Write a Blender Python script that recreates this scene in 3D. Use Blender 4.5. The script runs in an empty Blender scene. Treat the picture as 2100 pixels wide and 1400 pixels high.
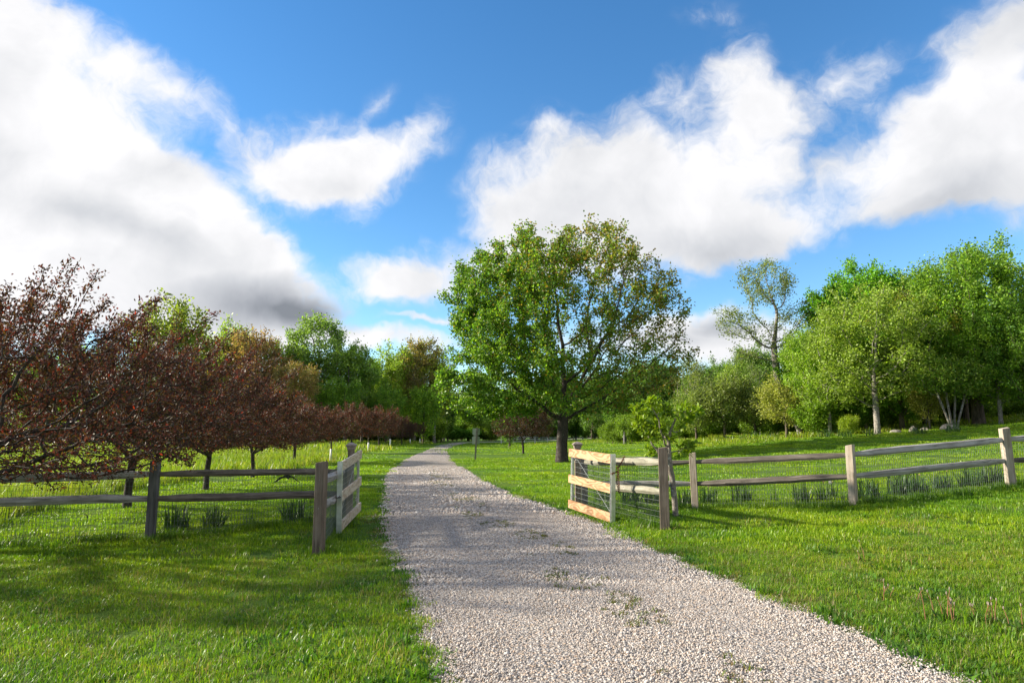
import bpy, math, random
import numpy as np
from mathutils import Vector, Matrix

random.seed(5)
S = bpy.context.scene
COL = S.collection

# ------------------------------------------------------------------ camera
F = 1400.0                      # focal length in pixels of the 2100 x 1400 frame
EYE = 1.6
PITCH = math.atan(190.0 / F)
cam = bpy.data.cameras.new('camera')
cam.lens = 24.0
cam.sensor_width = 36.0
cam.clip_end = 2000.0
camo = bpy.data.objects.new('camera', cam)
camo.location = (0, 0, EYE)
camo.rotation_euler = (math.pi / 2 + PITCH, 0, 0)
COL.objects.link(camo)
S.camera = camo


def ray(px, py):
    u = (px - 1050.0) / F
    v = (700.0 - py) / F
    c, s = math.cos(PITCH), math.sin(PITCH)
    return Vector((u, c - v * s, s + v * c))


# ------------------------------------------------------------------ exposure and light
S.view_settings.view_transform = 'Standard'
S.view_settings.look = 'None'
S.view_settings.gamma = 1.0
S.view_settings.use_curve_mapping = False
S.view_settings.exposure = 1.56
S.cycles.max_bounces = 8
S.cycles.diffuse_bounces = 4
S.cycles.transmission_bounces = 4
S.cycles.transparent_max_bounces = 8
S.cycles.use_denoising = True
S.cycles.sample_clamp_indirect = 6.0
S.cycles.blur_glossy = 0.5

SUN_EL = math.radians(23.0)
SUN_DIR = Vector((-0.97 * math.cos(SUN_EL), 0.13 * math.cos(SUN_EL), math.sin(SUN_EL))).normalized()
SUN_AZ = math.atan2(SUN_DIR.x, SUN_DIR.y)
sl = bpy.data.lights.new('sun', 'SUN')
sl.energy = 4.3
sl.angle = math.radians(2.2)
sl.color = (1.0, 0.90, 0.74)
slo = bpy.data.objects.new('sun', sl)
slo.rotation_euler = SUN_DIR.to_track_quat('Z', 'Y').to_euler()
slo.location = (-30, 10, 30)
COL.objects.link(slo)

world = bpy.data.worlds.new('World')
S.world = world
world.use_nodes = True
WT = world.node_tree
WT.nodes.clear()


class NT:
    """Tiny helper to wire math nodes."""

    def __init__(self, tree):
        self.t = tree

    def new(self, typ, **kw):
        n = self.t.nodes.new(typ)
        for k, v in kw.items():
            setattr(n, k, v)
        return n

    def put(self, sock, val):
        if isinstance(val, bpy.types.NodeSocket):
            self.t.links.new(val, sock)
        elif val is not None:
            sock.default_value = val

    def math(self, op, a, b=None, c=None, clamp=False):
        n = self.new('ShaderNodeMath', operation=op, use_clamp=clamp)
        for i, v in enumerate((a, b, c)):
            if v is not None:
                self.put(n.inputs[i], v)
        return n.outputs[0]

    def vmath(self, op, a, b=None, out=0):
        n = self.new('ShaderNodeVectorMath', operation=op)
        self.put(n.inputs[0], a)
        if b is not None:
            if op == 'SCALE':
                self.put(n.inputs['Scale'], b)
            else:
                self.put(n.inputs[1], b)
        return n.outputs[out]

    def dot(self, a, b):
        return self.vmath('DOT_PRODUCT', a, b, out='Value')

    def noise(self, vec, scale, detail=4, rough=0.55, dist=0.0, out=0, lac=2.0):
        n = self.new('ShaderNodeTexNoise')
        self.put(n.inputs['Vector'], vec)
        n.inputs['Scale'].default_value = scale
        n.inputs['Detail'].default_value = detail
        n.inputs['Roughness'].default_value = rough
        n.inputs['Lacunarity'].default_value = lac
        n.inputs['Distortion'].default_value = dist
        return n.outputs[out]

    def ramp(self, fac, stops):
        n = self.new('ShaderNodeValToRGB')
        self.put(n.inputs[0], fac)
        cr = n.color_ramp
        while len(cr.elements) < len(stops):
            cr.elements.new(0.5)
        for e, (p, c) in zip(cr.elements, stops):
            e.position = p
            e.color = (*c, 1) if len(c) == 3 else c
        return n.outputs[0]

    def smooth(self, v, a, b, lo=0.0, hi=1.0):
        n = self.new('ShaderNodeMapRange', interpolation_type='SMOOTHSTEP')
        self.put(n.inputs[0], v)
        n.inputs[1].default_value = a
        n.inputs[2].default_value = b
        n.inputs[3].default_value = lo
        n.inputs[4].default_value = hi
        return n.outputs[0]

    def mix(self, fac, a, b, blend='MIX'):
        n = self.new('ShaderNodeMix', data_type='RGBA', blend_type=blend)
        self.put(n.inputs[0], fac)
        for s, v in ((n.inputs[6], a), (n.inputs[7], b)):
            if isinstance(v, (tuple, list)) and len(v) == 3:
                v = (*v, 1)
            self.put(s, v)
        return n.outputs[2]


W = NT(WT)
sky = W.new('ShaderNodeTexSky', sky_type='NISHITA')
sky.sun_disc = False
sky.sun_elevation = SUN_EL
sky.sun_rotation = SUN_AZ
sky.altitude = 600.0
sky.air_density = 1.0
sky.dust_density = 0.05
sky.ozone_density = 2.2
gen = W.new('ShaderNodeTexCoord').outputs['Generated']
sep = W.new('ShaderNodeSeparateXYZ')
W.put(sep.inputs[0], gen)

# clouds: soft masses standing at directions of the sky, torn by fractal noise
warp = W.noise(gen, 5.5, 4, 0.6, out=1)
wv = W.vmath('SUBTRACT', warp, (0.5, 0.5, 0.5))
wdir = W.vmath('ADD', gen, W.vmath('SCALE', wv, 0.085))
warp2 = W.noise(gen, 18.0, 3, 0.6, out=1)
wdir = W.vmath('ADD', wdir, W.vmath('SCALE', W.vmath('SUBTRACT', warp2, (0.5, 0.5, 0.5)), 0.035))


def blob(px, py, rx, ry, rot, weight, src):
    c = ray(px, py).normalized()
    a = math.radians(rot)
    ax = (math.cos(a) * rx, -math.sin(a) * rx)
    ay = (math.sin(a) * ry, math.cos(a) * ry)
    e1 = (ray(px + ax[0] * .5, py + ax[1] * .5).normalized() - ray(px - ax[0] * .5, py - ax[1] * .5).normalized())
    e2 = (ray(px + ay[0] * .5, py + ay[1] * .5).normalized() - ray(px - ay[0] * .5, py - ay[1] * .5).normalized())
    E = np.array([list(e1), list(e2)]).T
    G = np.linalg.pinv(E)
    g1, g2 = [float(x) for x in G[0]], [float(x) for x in G[1]]
    k1, k2 = -float(np.dot(G[0], list(c))), -float(np.dot(G[1], list(c)))
    s = W.math('ADD', W.dot(src, g1), k1)
    t = W.math('ADD', W.dot(src, g2), k2)
    r = W.math('SQRT', W.math('ADD', W.math('MULTIPLY', s, s), W.math('MULTIPLY', t, t)))
    return W.math('MULTIPLY', W.math('SUBTRACT', 1.0, r, clamp=True), weight)


# (px, py, rx, ry, rotation, weight): where the clouds stand
CLOUDS = [
    (-20, 220, 390, 320, -30, 1.9), (180, 420, 430, 250, -25, 1.9), (330, 520, 420, 210, -25, 1.8),
    (-40, 60, 240, 200, 0, 1.2), (500, 590, 290, 120, -20, 1.5), (60, 520, 300, 260, 0, 1.5),
    (370, 205, 210, 85, -28, 0.95), (230, 130, 200, 100, -35, 0.55), (430, 470, 240, 130, -30, 1.2),
    (620, 320, 200, 115, -6, 1.35), (700, 350, 215, 85, 0, 1.25), (690, 400, 120, 90, 0, 1.0), (820, 300, 140, 62, 8, 0.9), (545, 370, 150, 60, -40, 0.55),
    (890, 555, 200, 80, 8, 1.35), (775, 565, 130, 45, 0, 0.8), (840, 590, 120, 34, 0, 0.7),
    (995, 375, 80, 110, -20, 0.8), (1105, 275, 110, 65, 30, 0.7),
    (1190, 390, 220, 160, 10, 1.6), (1150, 480, 250, 130, 0, 1.5), (1330, 440, 240, 170, 0, 1.5), (1060, 480, 130, 110, 0, 0.9),
    (1480, 340, 230, 240, 28, 1.35), (1555, 210, 100, 210, 12, 1.1), (1700, 185, 170, 95, 38, 1.0), (1600, 470, 190, 80, 0, 1.2),
    (1450, 500, 260, 60, 0, 1.1), (1690, 345, 190, 75, 10, 0.7),
    (1880, 320, 270, 150, 25, 1.6), (2010, 230, 230, 190, 30, 1.7), (1900, 400, 230, 75, 12, 1.1), (2090, 60, 260, 110, 20, 1.1), (2100, 330, 180, 170, 0, 1.4),
    (830, 690, 210, 26, -8, 0.9), (900, 655, 150, 14, -3, 0.75), (760, 700, 150, 22, -10, 0.8),
    (1455, 15, 110, 45, 10, 0.42), (1790, 125, 150, 45, 25, 0.42), (1365, 170, 70, 40, 40, 0.42), (1490, 140, 60, 50, 30, 0.5), (1300, 240, 90, 45, 30, 0.45), (760, 215, 90, 40, 40, 0.42), (880, 245, 80, 45, 60, 0.42),
    (1500, 690, 250, 80, 0, 1.5), (1440, 640, 130, 34, 15, 0.8), (1300, 700, 260, 60, 0, 1.0), (480, 690, 380, 60, 0, 1.3), (200, 640, 400, 80, 0, 1.1),
]
acc = None
for b in CLOUDS:
    v = blob(*b, wdir)
    acc = v if acc is None else W.math('ADD', acc, v)
# out of view, broken cloud continues, cover thickened to raise the fill light
fwd = W.dot(gen, [float(x) for x in ray(1050, 700).normalized()])
infront = W.smooth(fwd, 0.45, 0.66)
plane = W.new('ShaderNodeVectorMath', operation='DIVIDE')
W.put(plane.inputs[0], gen)
zz = W.math('ADD', W.math('MAXIMUM', sep.outputs[2], 0.0), 0.22)
cz = W.new('ShaderNodeCombineXYZ')
for i in range(3):
    W.put(cz.inputs[i], zz)
W.put(plane.inputs[1], cz.outputs[0])
cover = W.smooth(W.noise(plane.outputs[0], 0.9, 3, 0.5), 0.34, 0.58, 0.0, 1.3)
acc = W.math('ADD', W.math('MULTIPLY', acc, infront), W.math('MULTIPLY', cover, W.math('SUBTRACT', 1.0, infront)))
fb = W.noise(wdir, 6.5, 8, 0.62, 0.5)
fb2 = W.noise(W.vmath('ADD', wdir, (-0.030, 0.006, 0.022)), 6.5, 5, 0.55, 0.5)
relief = W.math('SUBTRACT', fb, fb2)  # noise difference towards the sun, painted in as cloud shading
fine = W.noise(wdir, 26.0, 5, 0.66, 0.8)
torn = W.math('ADD', W.math('MULTIPLY', W.math('SUBTRACT', fb, 0.5), 2.1), W.math('MULTIPLY', W.math('SUBTRACT', fine, 0.5), 0.9))
dens = W.math('ADD', acc, W.math('MULTIPLY', torn, W.smooth(acc, 0.0, 0.35)))
alpha = W.math('POWER', W.smooth(dens, 0.0, 1.3), 1.15)
# shading painted into the clouds: grey undersides and hollows
SHADE = [(570, 632, 230, 75, -6, 0.9), (330, 345, 230, 75, 8, 0.38), (160, 440, 170, 60, -10, 0.25), (650, 648, 110, 40, 0, 0.5),
         (1960, 420, 260, 100, 10, 0.42), (1450, 520, 300, 60, 0, 0.26), (1690, 300, 130, 90, 30, 0.35), (1480, 665, 90, 26, 0, 0.7), (2080, 40, 260, 120, 20, 0.35),
         (700, 390, 170, 40, 0, 0.16), (300, 480, 200, 50, -20, 0.28), (1250, 300, 200, 60, 0, 0.12), (1370, 690, 160, 24, 0, 0.45)]
sdir = W.vmath('ADD', gen, W.vmath('SCALE', wv, 0.05))
sh = None
for b in SHADE:
    v = blob(*b, sdir)
    sh = v if sh is None else W.math('ADD', sh, v)
sh = W.math('MULTIPLY', sh, infront)
soft = W.noise(sdir, 4.5, 4, 0.55)
sh = W.math('ADD', sh, W.math('MULTIPLY', W.math('SUBTRACT', soft, 0.42), 1.0))
sh = W.math('SUBTRACT', sh, W.math('MULTIPLY', relief, 0.5))
sh = W.math('ADD', sh, W.smooth(dens, 0.6, 3.2, -0.03, 0.06))
sh = W.math('MAXIMUM', sh, 0.0)
cloud_col = W.ramp(sh, [(0.0, (4.3, 4.28, 4.36)), (0.16, (3.75, 3.77, 3.87)), (0.42, (2.9, 2.98, 3.15)), (0.78, (1.75, 1.85, 2.05)), (1.0, (1.15, 1.25, 1.42))])
hsv = W.new('ShaderNodeHueSaturation')
hsv.inputs['Saturation'].default_value = 1.26
hsv.inputs['Value'].default_value = 1.0
W.put(hsv.inputs['Color'], sky.outputs[0])
skymix = W.mix(alpha, hsv.outputs[0], cloud_col)
bg = W.new('ShaderNodeBackground')
W.put(bg.inputs['Color'], skymix)
bg.inputs['Strength'].default_value = 0.080
wout = W.new('ShaderNodeOutputWorld')
W.t.links.new(bg.outputs[0], wout.inputs['Surface'])

# ------------------------------------------------------------------ the lie of the land
def zf(x, y):
    x = np.asarray(x, float)
    y = np.asarray(y, float)
    xr = np.minimum(x, 60.0)
    z = 0.178 * np.log1p(np.exp((xr - 4.0) / 2.0)) * 1.0
    far = np.clip((y - 35.0) / 80.0, 0, 1)
    z = z * (1 - 0.35 * far)
    dip = 1 / (1 + np.exp((x + 1.9) / 0.35)) * 1 / (1 + np.exp((y - 12.2) / 0.6))
    z = z - 0.15 * dip
    lawn = 1 / (1 + np.exp(-(np.abs(x - 0.6 + 0.02 * y) - 3.2) / 0.5))
    bump = (np.sin(x * 1.7 + 0.6 * y) * 0.5 + np.sin(0.9 * y - 0.7 * x + 1.3) * 0.6 + np.sin(2.9 * x - 1.1 * y + 2.0) * 0.3) * 0.016
    return z + bump * lawn


def zg(x, y):
    return float(zf(x, y))


def at(px, py, Y):
    """The point at distance Y that the photograph shows at this pixel."""
    r = ray(px, py)
    k = Y / r.y
    return Vector((r.x * k, Y, EYE + r.z * k))


def ground(px, py):
    """Where the line of sight through a pixel meets the ground."""
    r = ray(px, py)
    lo, hi = 1.0, None
    k = 1.0
    while k < 600:
        p = r * k
        if EYE + p.z < zg(p.x, p.y):
            hi = k
            break
        lo = k
        k *= 1.04
    if hi is None:
        hi = lo
    for _ in range(30):
        m = 0.5 * (lo + hi)
        p = r * m
        if EYE + p.z < zg(p.x, p.y):
            hi = m
        else:
            lo = m
    p = r * hi
    return Vector((p.x, p.y, zg(p.x, p.y)))


# ------------------------------------------------------------------ object helpers
def tag(o, label=None, cat=None, group=None, kind=None):
    if label:
        o['label'] = label
    if cat:
        o['category'] = cat
    if group:
        o['group'] = group
    if kind:
        o['kind'] = kind
    return o


def empty(name, loc, label, cat, group=None, rz=0.0):
    o = bpy.data.objects.new(name, None)
    o.empty_display_size = 0.2
    o.location = loc
    o.rotation_euler = (0, 0, rz)
    COL.objects.link(o)
    return tag(o, label, cat, group)


def link(name, me, parent=None, mats=None, loc=None, rot=None):
    o = bpy.data.objects.new(name, me)
    if mats:
        for m in (mats if isinstance(mats, (list, tuple)) else [mats]):
            me.materials.append(m)
    if loc is not None:
        o.location = loc
    if rot is not None:
        o.rotation_euler = rot
    COL.objects.link(o)
    if parent is not None:
        o.parent = parent
    return o


def arr_mesh(name, V, polys, cols=None, smooth=False, midx=None):
    """V (n,3); polys: list of (m,k) index arrays; cols (n,3) per-point colour."""
    V = np.asarray(V, np.float32)
    me = bpy.data.meshes.new(name)
    me.vertices.add(len(V))
    me.vertices.foreach_set('co', V.ravel())
    polys = [np.asarray(p, np.int32) for p in polys if len(p)]
    loops = np.concatenate([p.ravel() for p in polys])
    sizes = np.concatenate([np.full(len(p), p.shape[1], np.int32) for p in polys])
    starts = np.concatenate([[0], np.cumsum(sizes)[:-1]]).astype(np.int32)
    me.loops.add(len(loops))
    me.loops.foreach_set('vertex_index', loops)
    me.polygons.add(len(sizes))
    me.polygons.foreach_set('loop_start', starts)
    me.polygons.foreach_set('loop_total', sizes)
    if smooth:
        me.polygons.foreach_set('use_smooth', np.ones(len(sizes), bool))
    if midx is not None:
        me.polygons.foreach_set('material_index', np.asarray(midx, np.int32))
    if cols is not None:
        a = me.attributes.new('col', 'FLOAT_COLOR', 'POINT')
        c4 = np.ones((len(V), 4), np.float32)
        c4[:, :3] = cols
        a.data.foreach_set('color', c4.ravel())
    me.update(calc_edges=True)
    me.validate()
    return me


class MB:
    """Collects solids into one mesh."""

    def __init__(self):
        self.v, self.f = [], []

    def box(self, p0, p1):
        (x0, y0, z0), (x1, y1, z1) = p0, p1
        n = len(self.v)
        self.v += [(x0, y0, z0), (x1, y0, z0), (x1, y1, z0), (x0, y1, z0), (x0, y0, z1), (x1, y0, z1), (x1, y1, z1), (x0, y1, z1)]
        self.f += [tuple(n + i for i in q) for q in ((0, 3, 2, 1), (4, 5, 6, 7), (0, 1, 5, 4), (1, 2, 6, 5), (2, 3, 7, 6), (3, 0, 4, 7))]
        return self

    def rings(self, rings, cap=True):
        n = len(self.v)
        k = len(rings[0])
        for r in rings:
            self.v += [tuple(p) for p in r]
        for i in range(len(rings) - 1):
            for j in range(k):
                a, b = n + i * k + j, n + i * k + (j + 1) % k
                self.f.append((a, b, b + k, a + k))
        if cap:
            self.f.append(tuple(n + j for j in reversed(range(k))))
            e = n + (len(rings) - 1) * k
            self.f.append(tuple(e + j for j in range(k)))
        return self

    def bar(self, p, q, r, k=4, r2=None, up=(0, 0, 1)):
        p, q = Vector(p), Vector(q)
        d = (q - p).normalized()
        u = Vector(up)
        if abs(d.dot(u)) > 0.95:
            u = Vector((0, 1, 0))
        a = d.cross(u).normalized()
        b = a.cross(d).normalized()
        r2 = r if r2 is None else r2
        rr = []
        for c, rad in ((p, r), (q, r2)):
            rr.append([c + (a * math.cos(2 * math.pi * (i + .5) / k) + b * math.sin(2 * math.pi * (i + .5) / k)) * rad for i in range(k)])
        return self.rings(rr)

    def tube(self, pts, r, k=6):
        pts = [Vector(p) for p in pts]
        rr = []
        for i, c in enumerate(pts):
            d = (pts[min(i + 1, len(pts) - 1)] - pts[max(i - 1, 0)]).normalized()
            u = Vector((0, 0, 1)) if abs(d.z) < 0.9 else Vector((0, 1, 0))
            a = d.cross(u).normalized()
            b = a.cross(d).normalized()
            rad = r[i] if isinstance(r, (list, tuple)) else r
            rr.append([c + (a * math.cos(2 * math.pi * j / k) + b * math.sin(2 * math.pi * j / k)) * rad for j in range(k)])
        return self.rings(rr)

    def torus(self, c, ax_a, ax_b, ra, rb, r, n=10, k=5):
        c, ax_a, ax_b = Vector(c), Vector(ax_a), Vector(ax_b)
        nn = ax_a.cross(ax_b).normalized()
        n0 = len(self.v)
        for i in range(n):
            t = 2 * math.pi * i / n
            o = ax_a * math.cos(t) * ra + ax_b * math.sin(t) * rb
            out = (ax_a * math.cos(t) * rb + ax_b * math.sin(t) * ra).normalized()
            for j in range(k):
                s = 2 * math.pi * j / k
                self.v.append(tuple(c + o + out * math.cos(s) * r + nn * math.sin(s) * r))
        for i in range(n):
            for j in range(k):
                a = n0 + i * k + j
                b = n0 + i * k + (j + 1) % k
                a2 = n0 + ((i + 1) % n) * k + j
                b2 = n0 + ((i + 1) % n) * k + (j + 1) % k
                self.f.append((a, b, b2, a2))
        return self

    def mesh(self, name, smooth=False):
        me = bpy.data.meshes.new(name)
        me.from_pydata(self.v, [], self.f)
        if smooth:
            me.polygons.foreach_set('use_smooth', np.ones(len(me.polygons), bool))
        me.update()
        return me


# ------------------------------------------------------------------ materials
def mat(name):
    m = bpy.data.materials.new(name)
    m.use_nodes = True
    t = m.node_tree
    t.nodes.clear()
    n = NT(t)
    out = n.new('ShaderNodeOutputMaterial')
    return m, n, out


def principled(n, out, base, rough=0.7, spec=0.3, metal=0.0, bump=None, bstr=0.3, bdist=0.01):
    p = n.new('ShaderNodeBsdfPrincipled')
    if isinstance(base, tuple) and len(base) == 3:
        base = (*base, 1)
    n.put(p.inputs['Base Color'], base)
    n.put(p.inputs['Roughness'], rough)
    p.inputs['Specular IOR Level'].default_value = spec
    n.put(p.inputs['Metallic'], metal)
    if bump is not None:
        b = n.new('ShaderNodeBump')
        b.inputs['Strength'].default_value = bstr
        b.inputs['Distance'].default_value = bdist
        n.put(b.inputs['Height'], bump)
        n.t.links.new(b.outputs[0], p.inputs['Normal'])
    if out is not None:
        n.t.links.new(p.outputs[0], out.inputs[0])
    return p


def leaf_mat(name, trans=0.42, rough=0.42, spec=0.3, tcol=(1.45, 1.5, 0.6), objcol=True, gain=1.35):
    m, n, out = mat(name)
    a = n.new('ShaderNodeAttribute', attribute_name='col').outputs['Color']
    if objcol:
        oc = n.new('ShaderNodeObjectInfo').outputs['Color']
        a = n.mix(1.0, a, oc, 'MULTIPLY')
    a = n.mix(1.0, a, (gain, gain, gain), 'MULTIPLY')
    p = principled(n, None, a, rough, spec)
    tr = n.new('ShaderNodeBsdfTranslucent')
    n.put(tr.inputs[0], n.mix(1.0, a, tcol, 'MULTIPLY'))
    mx = n.new('ShaderNodeMixShader')
    mx.inputs[0].default_value = trans
    n.t.links.new(p.outputs[0], mx.inputs[1])
    n.t.links.new(tr.outputs[0], mx.inputs[2])
    n.t.links.new(mx.outputs[0], out.inputs[0])
    return m


def wood_mat(name, dark, mid, light, axis, rough=0.8, scale=1.0, moss=None, grain=1.0):
    """Weathered wood, grain along one local axis."""
    m, n, out = mat(name)
    tc = n.new('ShaderNodeTexCoord').outputs['Object']
    mp = n.new('ShaderNodeMapping')
    n.put(mp.inputs[0], tc)
    s = [26.0 * scale] * 3
    s[axis] = 1.6 * scale
    mp.inputs['Scale'].default_value = s
    rnd = n.new('ShaderNodeObjectInfo').outputs['Random']
    off = n.new('ShaderNodeCombineXYZ')
    n.put(off.inputs[0], n.math('MULTIPLY', rnd, 37.0))
    n.put(off.inputs[1], n.math('MULTIPLY', rnd, 91.0))
    v = n.vmath('ADD', mp.outputs[0], off.outputs[0])
    g = n.noise(v, 1.0, 6, 0.65, 0.5)
    blot = n.noise(n.vmath('ADD', tc, off.outputs[0]), 3.0, 4, 0.6)
    f = n.math('ADD', n.math('MULTIPLY', g, 0.75), n.math('MULTIPLY', blot, 0.35))
    c = n.ramp(f, [(0.36, dark), (0.52, mid), (0.72, light)])
    # saw marks and checks
    mp2 = n.new('ShaderNodeMapping')
    n.put(mp2.inputs[0], tc)
    s2 = [60.0] * 3
    s2[axis] = 0.9
    mp2.inputs['Scale'].default_value = s2
    crack = n.smooth(n.noise(n.vmath('ADD', mp2.outputs[0], off.outputs[0]), 1.0, 2, 0.5), 0.31, 0.37)
    c = n.mix(crack, tuple(x * 0.35 for x in dark), c)
    if moss:
        c = n.mix(n.smooth(n.noise(n.vmath('ADD', tc, off.outputs[0]), 9.0, 5, 0.7), 0.56, 0.68, 0.0, 0.7), c, moss)
    h = n.math('ADD', n.math('MULTIPLY', g, 0.7), n.math('MULTIPLY', crack, 0.6))
    principled(n, out, c, rough, 0.25, bump=h, bstr=0.55 * grain, bdist=0.012)
    return m


def bark_mat(name, dark, light, spots=None, scale=1.0, amount=0.5):
    m, n, out = mat(name)
    tc = n.new('ShaderNodeTexCoord').outputs['Object']
    mp = n.new('ShaderNodeMapping')
    n.put(mp.inputs[0], tc)
    mp.inputs['Scale'].default_value = (9 * scale, 9 * scale, 2.2 * scale)
    g = n.noise(mp.outputs[0], 1.6, 6, 0.7, 1.2)
    c = n.ramp(g, [(0.36, dark), (0.62, light)])
    if spots:
        f = n.noise(tc, 5.0 * scale, 6, 0.75)
        c = n.mix(n.smooth(f, 0.60 - 0.16 * amount, 0.66 - 0.10 * amount, 0.0, 0.85), c, spots)
    principled(n, out, c, 0.9, 0.15, bump=g, bstr=0.9, bdist=0.03)
    return m


# ------------------------------------------------------------------ scattering of uncountable cover
def scatter(name, P, protos, mats, rz=None, sc=None, tilt=None, idx=None):
    """One object: copies of the given meshes on the points P (geometry nodes)."""
    n = len(P)
    r = np.random.default_rng(len(P) + 3)
    me = bpy.data.meshes.new(name)
    me.vertices.add(n)
    me.vertices.foreach_set('co', np.asarray(P, np.float32).ravel())
    rot = np.zeros((n, 3), np.float32)
    rot[:, 2] = r.uniform(0, 2 * math.pi, n) if rz is None else rz
    if tilt is not None:
        rot[:, 0] = r.normal(0, tilt, n)
        rot[:, 1] = r.normal(0, tilt, n)
    a = me.attributes.new('rot', 'FLOAT_VECTOR', 'POINT')
    a.data.foreach_set('vector', rot.ravel())
    a = me.attributes.new('scl', 'FLOAT', 'POINT')
    a.data.foreach_set('value', (np.ones(n, np.float32) if sc is None else np.asarray(sc, np.float32)))
    a = me.attributes.new('pick', 'INT', 'POINT')
    a.data.foreach_set('value', r.integers(0, len(protos), n).astype(np.int32) if idx is None else np.asarray(idx, np.int32))
    o = link(name, me)
    pc = bpy.data.collections.new(name + '_patches')
    for i, pm in enumerate(protos):
        for mt in (mats if isinstance(mats, list) else [mats]):
            pm.materials.append(mt)
        po = bpy.data.objects.new('%s_patch_%03d' % (name, i), pm)
        pc.objects.link(po)
    ng = bpy.data.node_groups.new(name + '_scatter', 'GeometryNodeTree')
    ng.interface.new_socket('Geometry', in_out='INPUT', socket_type='NodeSocketGeometry')
    ng.interface.new_socket('Geometry', in_out='OUTPUT', socket_type='NodeSocketGeometry')
    gi = ng.nodes.new('NodeGroupInput')
    go = ng.nodes.new('NodeGroupOutput')
    ip = ng.nodes.new('GeometryNodeInstanceOnPoints')
    ci = ng.nodes.new('GeometryNodeCollectionInfo')
    ci.inputs['Collection'].default_value = pc
    ci.inputs['Separate Children'].default_value = True
    ci.inputs['Reset Children'].default_value = True
    ip.inputs['Pick Instance'].default_value = True

    def na(nm, dt):
        q = ng.nodes.new('GeometryNodeInputNamedAttribute')
        q.data_type = dt
        q.inputs['Name'].default_value = nm
        return q.outputs['Attribute']
    L = ng.links.new
    L(gi.outputs[0], ip.inputs['Points'])
    L(ci.outputs[0], ip.inputs['Instance'])
    L(na('pick', 'INT'), ip.inputs['Instance Index'])
    L(na('rot', 'FLOAT_VECTOR'), ip.inputs['Rotation'])
    L(na('scl', 'FLOAT'), ip.inputs['Scale'])
    L(ip.outputs[0], go.inputs[0])
    md = o.modifiers.new('scatter', 'NODES')
    md.node_group = ng
    tag(o, kind='stuff')
    return o


def blades(name, n, radius, h, w, seed, lean=0.35, cols=None, seg=2, square=True, flat=0.0):
    """A patch of grass blades, each a tapered bent strip."""
    r = np.random.default_rng(seed)
    if square:
        x, y = r.uniform(-radius, radius, n), r.uniform(-radius, radius, n)
    else:
        q, a = radius * np.sqrt(r.uniform(0, 1, n)), r.uniform(0, 2 * math.pi, n)
        x, y = q * np.cos(a), q * np.sin(a)
    hh = h * r.uniform(0.55, 1.25, n)
    ww = w * r.uniform(0.7, 1.3, n)
    az = r.uniform(0, 2 * math.pi, n)
    ln = np.abs(r.normal(0, lean, n)) + flat
    dx, dy = np.cos(az), np.sin(az)
    sx, sy = -dy, dx
    V = np.zeros((n, 2 * seg + 1, 3))
    for s in range(seg):
        t = s / seg
        b = ln * (0.35 * t + 0.65 * t * t) * hh
        zz = hh * (t - 0.25 * ln * t * t)
        wd = ww * (1 - 0.55 * t) * 0.5
        for k, sg in ((0, -1), (1, 1)):
            V[:, 2 * s + k, 0] = x + dx * b + sx * wd * sg
            V[:, 2 * s + k, 1] = y + dy * b + sy * wd * sg
            V[:, 2 * s + k, 2] = zz - (0.01 if s == 0 else 0)
    b = ln * hh
    V[:, -1, 0], V[:, -1, 1], V[:, -1, 2] = x + dx * b, y + dy * b, hh * np.maximum(1 - 0.25 * ln, 0.3)
    m = 2 * seg + 1
    base = np.arange(n)[:, None] * m
    quads = [base + np.array([[2 * s, 2 * s + 1, 2 * s + 3, 2 * s + 2]]) for s in range(seg - 1)]
    tris = base + np.array([[2 * seg - 2, 2 * seg - 1, 2 * seg]])
    cols = np.asarray(cols if cols is not None else [(0.07, 0.16, 0.012), (0.10, 0.20, 0.018), (0.05, 0.12, 0.012)], float)
    c = cols[r.integers(0, len(cols), n)] * r.uniform(0.75, 1.25, (n, 1))
    C = np.repeat(c[:, None, :], m, 1)
    return arr_mesh(name, V.reshape(-1, 3), ([np.concatenate(quads)] if quads else []) + [tris], C.reshape(-1, 3))


# ------------------------------------------------------------------ trees
def grow(att, trunk, step, infl, kill, up=0.15, iters=140, seed=0, jit=0.12):
    """Space colonisation: branches reach for the points of the crown."""
    r = np.random.default_rng(seed)
    pos = [np.array(p, float) for p in trunk]
    par = [-1] + list(range(len(trunk) - 1))
    att = np.array(att, float)
    P = np.array(pos)
    d = np.linalg.norm(att[:, None] - P[None], axis=2)
    near = d.argmin(1)
    nd = d.min(1)
    for it in range(iters):
        m = nd < (infl if it > 12 else 1e9)
        if not m.any():
            break
        ids = near[m]
        vec = att[m] - P[ids]
        vec /= np.linalg.norm(vec, axis=1, keepdims=True) + 1e-9
        uq, inv = np.unique(ids, return_inverse=True)
        acc = np.zeros((len(uq), 3))
        np.add.at(acc, inv, vec)
        nrm = np.linalg.norm(acc, axis=1)
        ok = nrm > 1e-3
        acc, uq = acc[ok] / nrm[ok, None], uq[ok]
        acc[:, 2] += up
        acc += r.normal(0, jit, acc.shape)
        acc /= np.linalg.norm(acc, axis=1, keepdims=True)
        new = P[uq] + acc * step
        # drop duplicates of existing children
        dn = np.array([np.min(np.linalg.norm(P - q, axis=1)) for q in new])
        keep = dn > step * 0.3
        if not keep.any():
            break
        new, uq = new[keep], uq[keep]
        i0 = len(P)
        P = np.concatenate([P, new])
        par += [int(i) for i in uq]
        d = np.linalg.norm(att[:, None] - new[None], axis=2)
        dm = d.min(1)
        da = d.argmin(1) + i0
        better = dm < nd
        nd = np.where(better, dm, nd)
        near = np.where(better, da, near)
        alive = nd > kill
        att, nd, near = att[alive], nd[alive], near[alive]
        if len(att) == 0:
            break
    return P, np.array(par)


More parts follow.
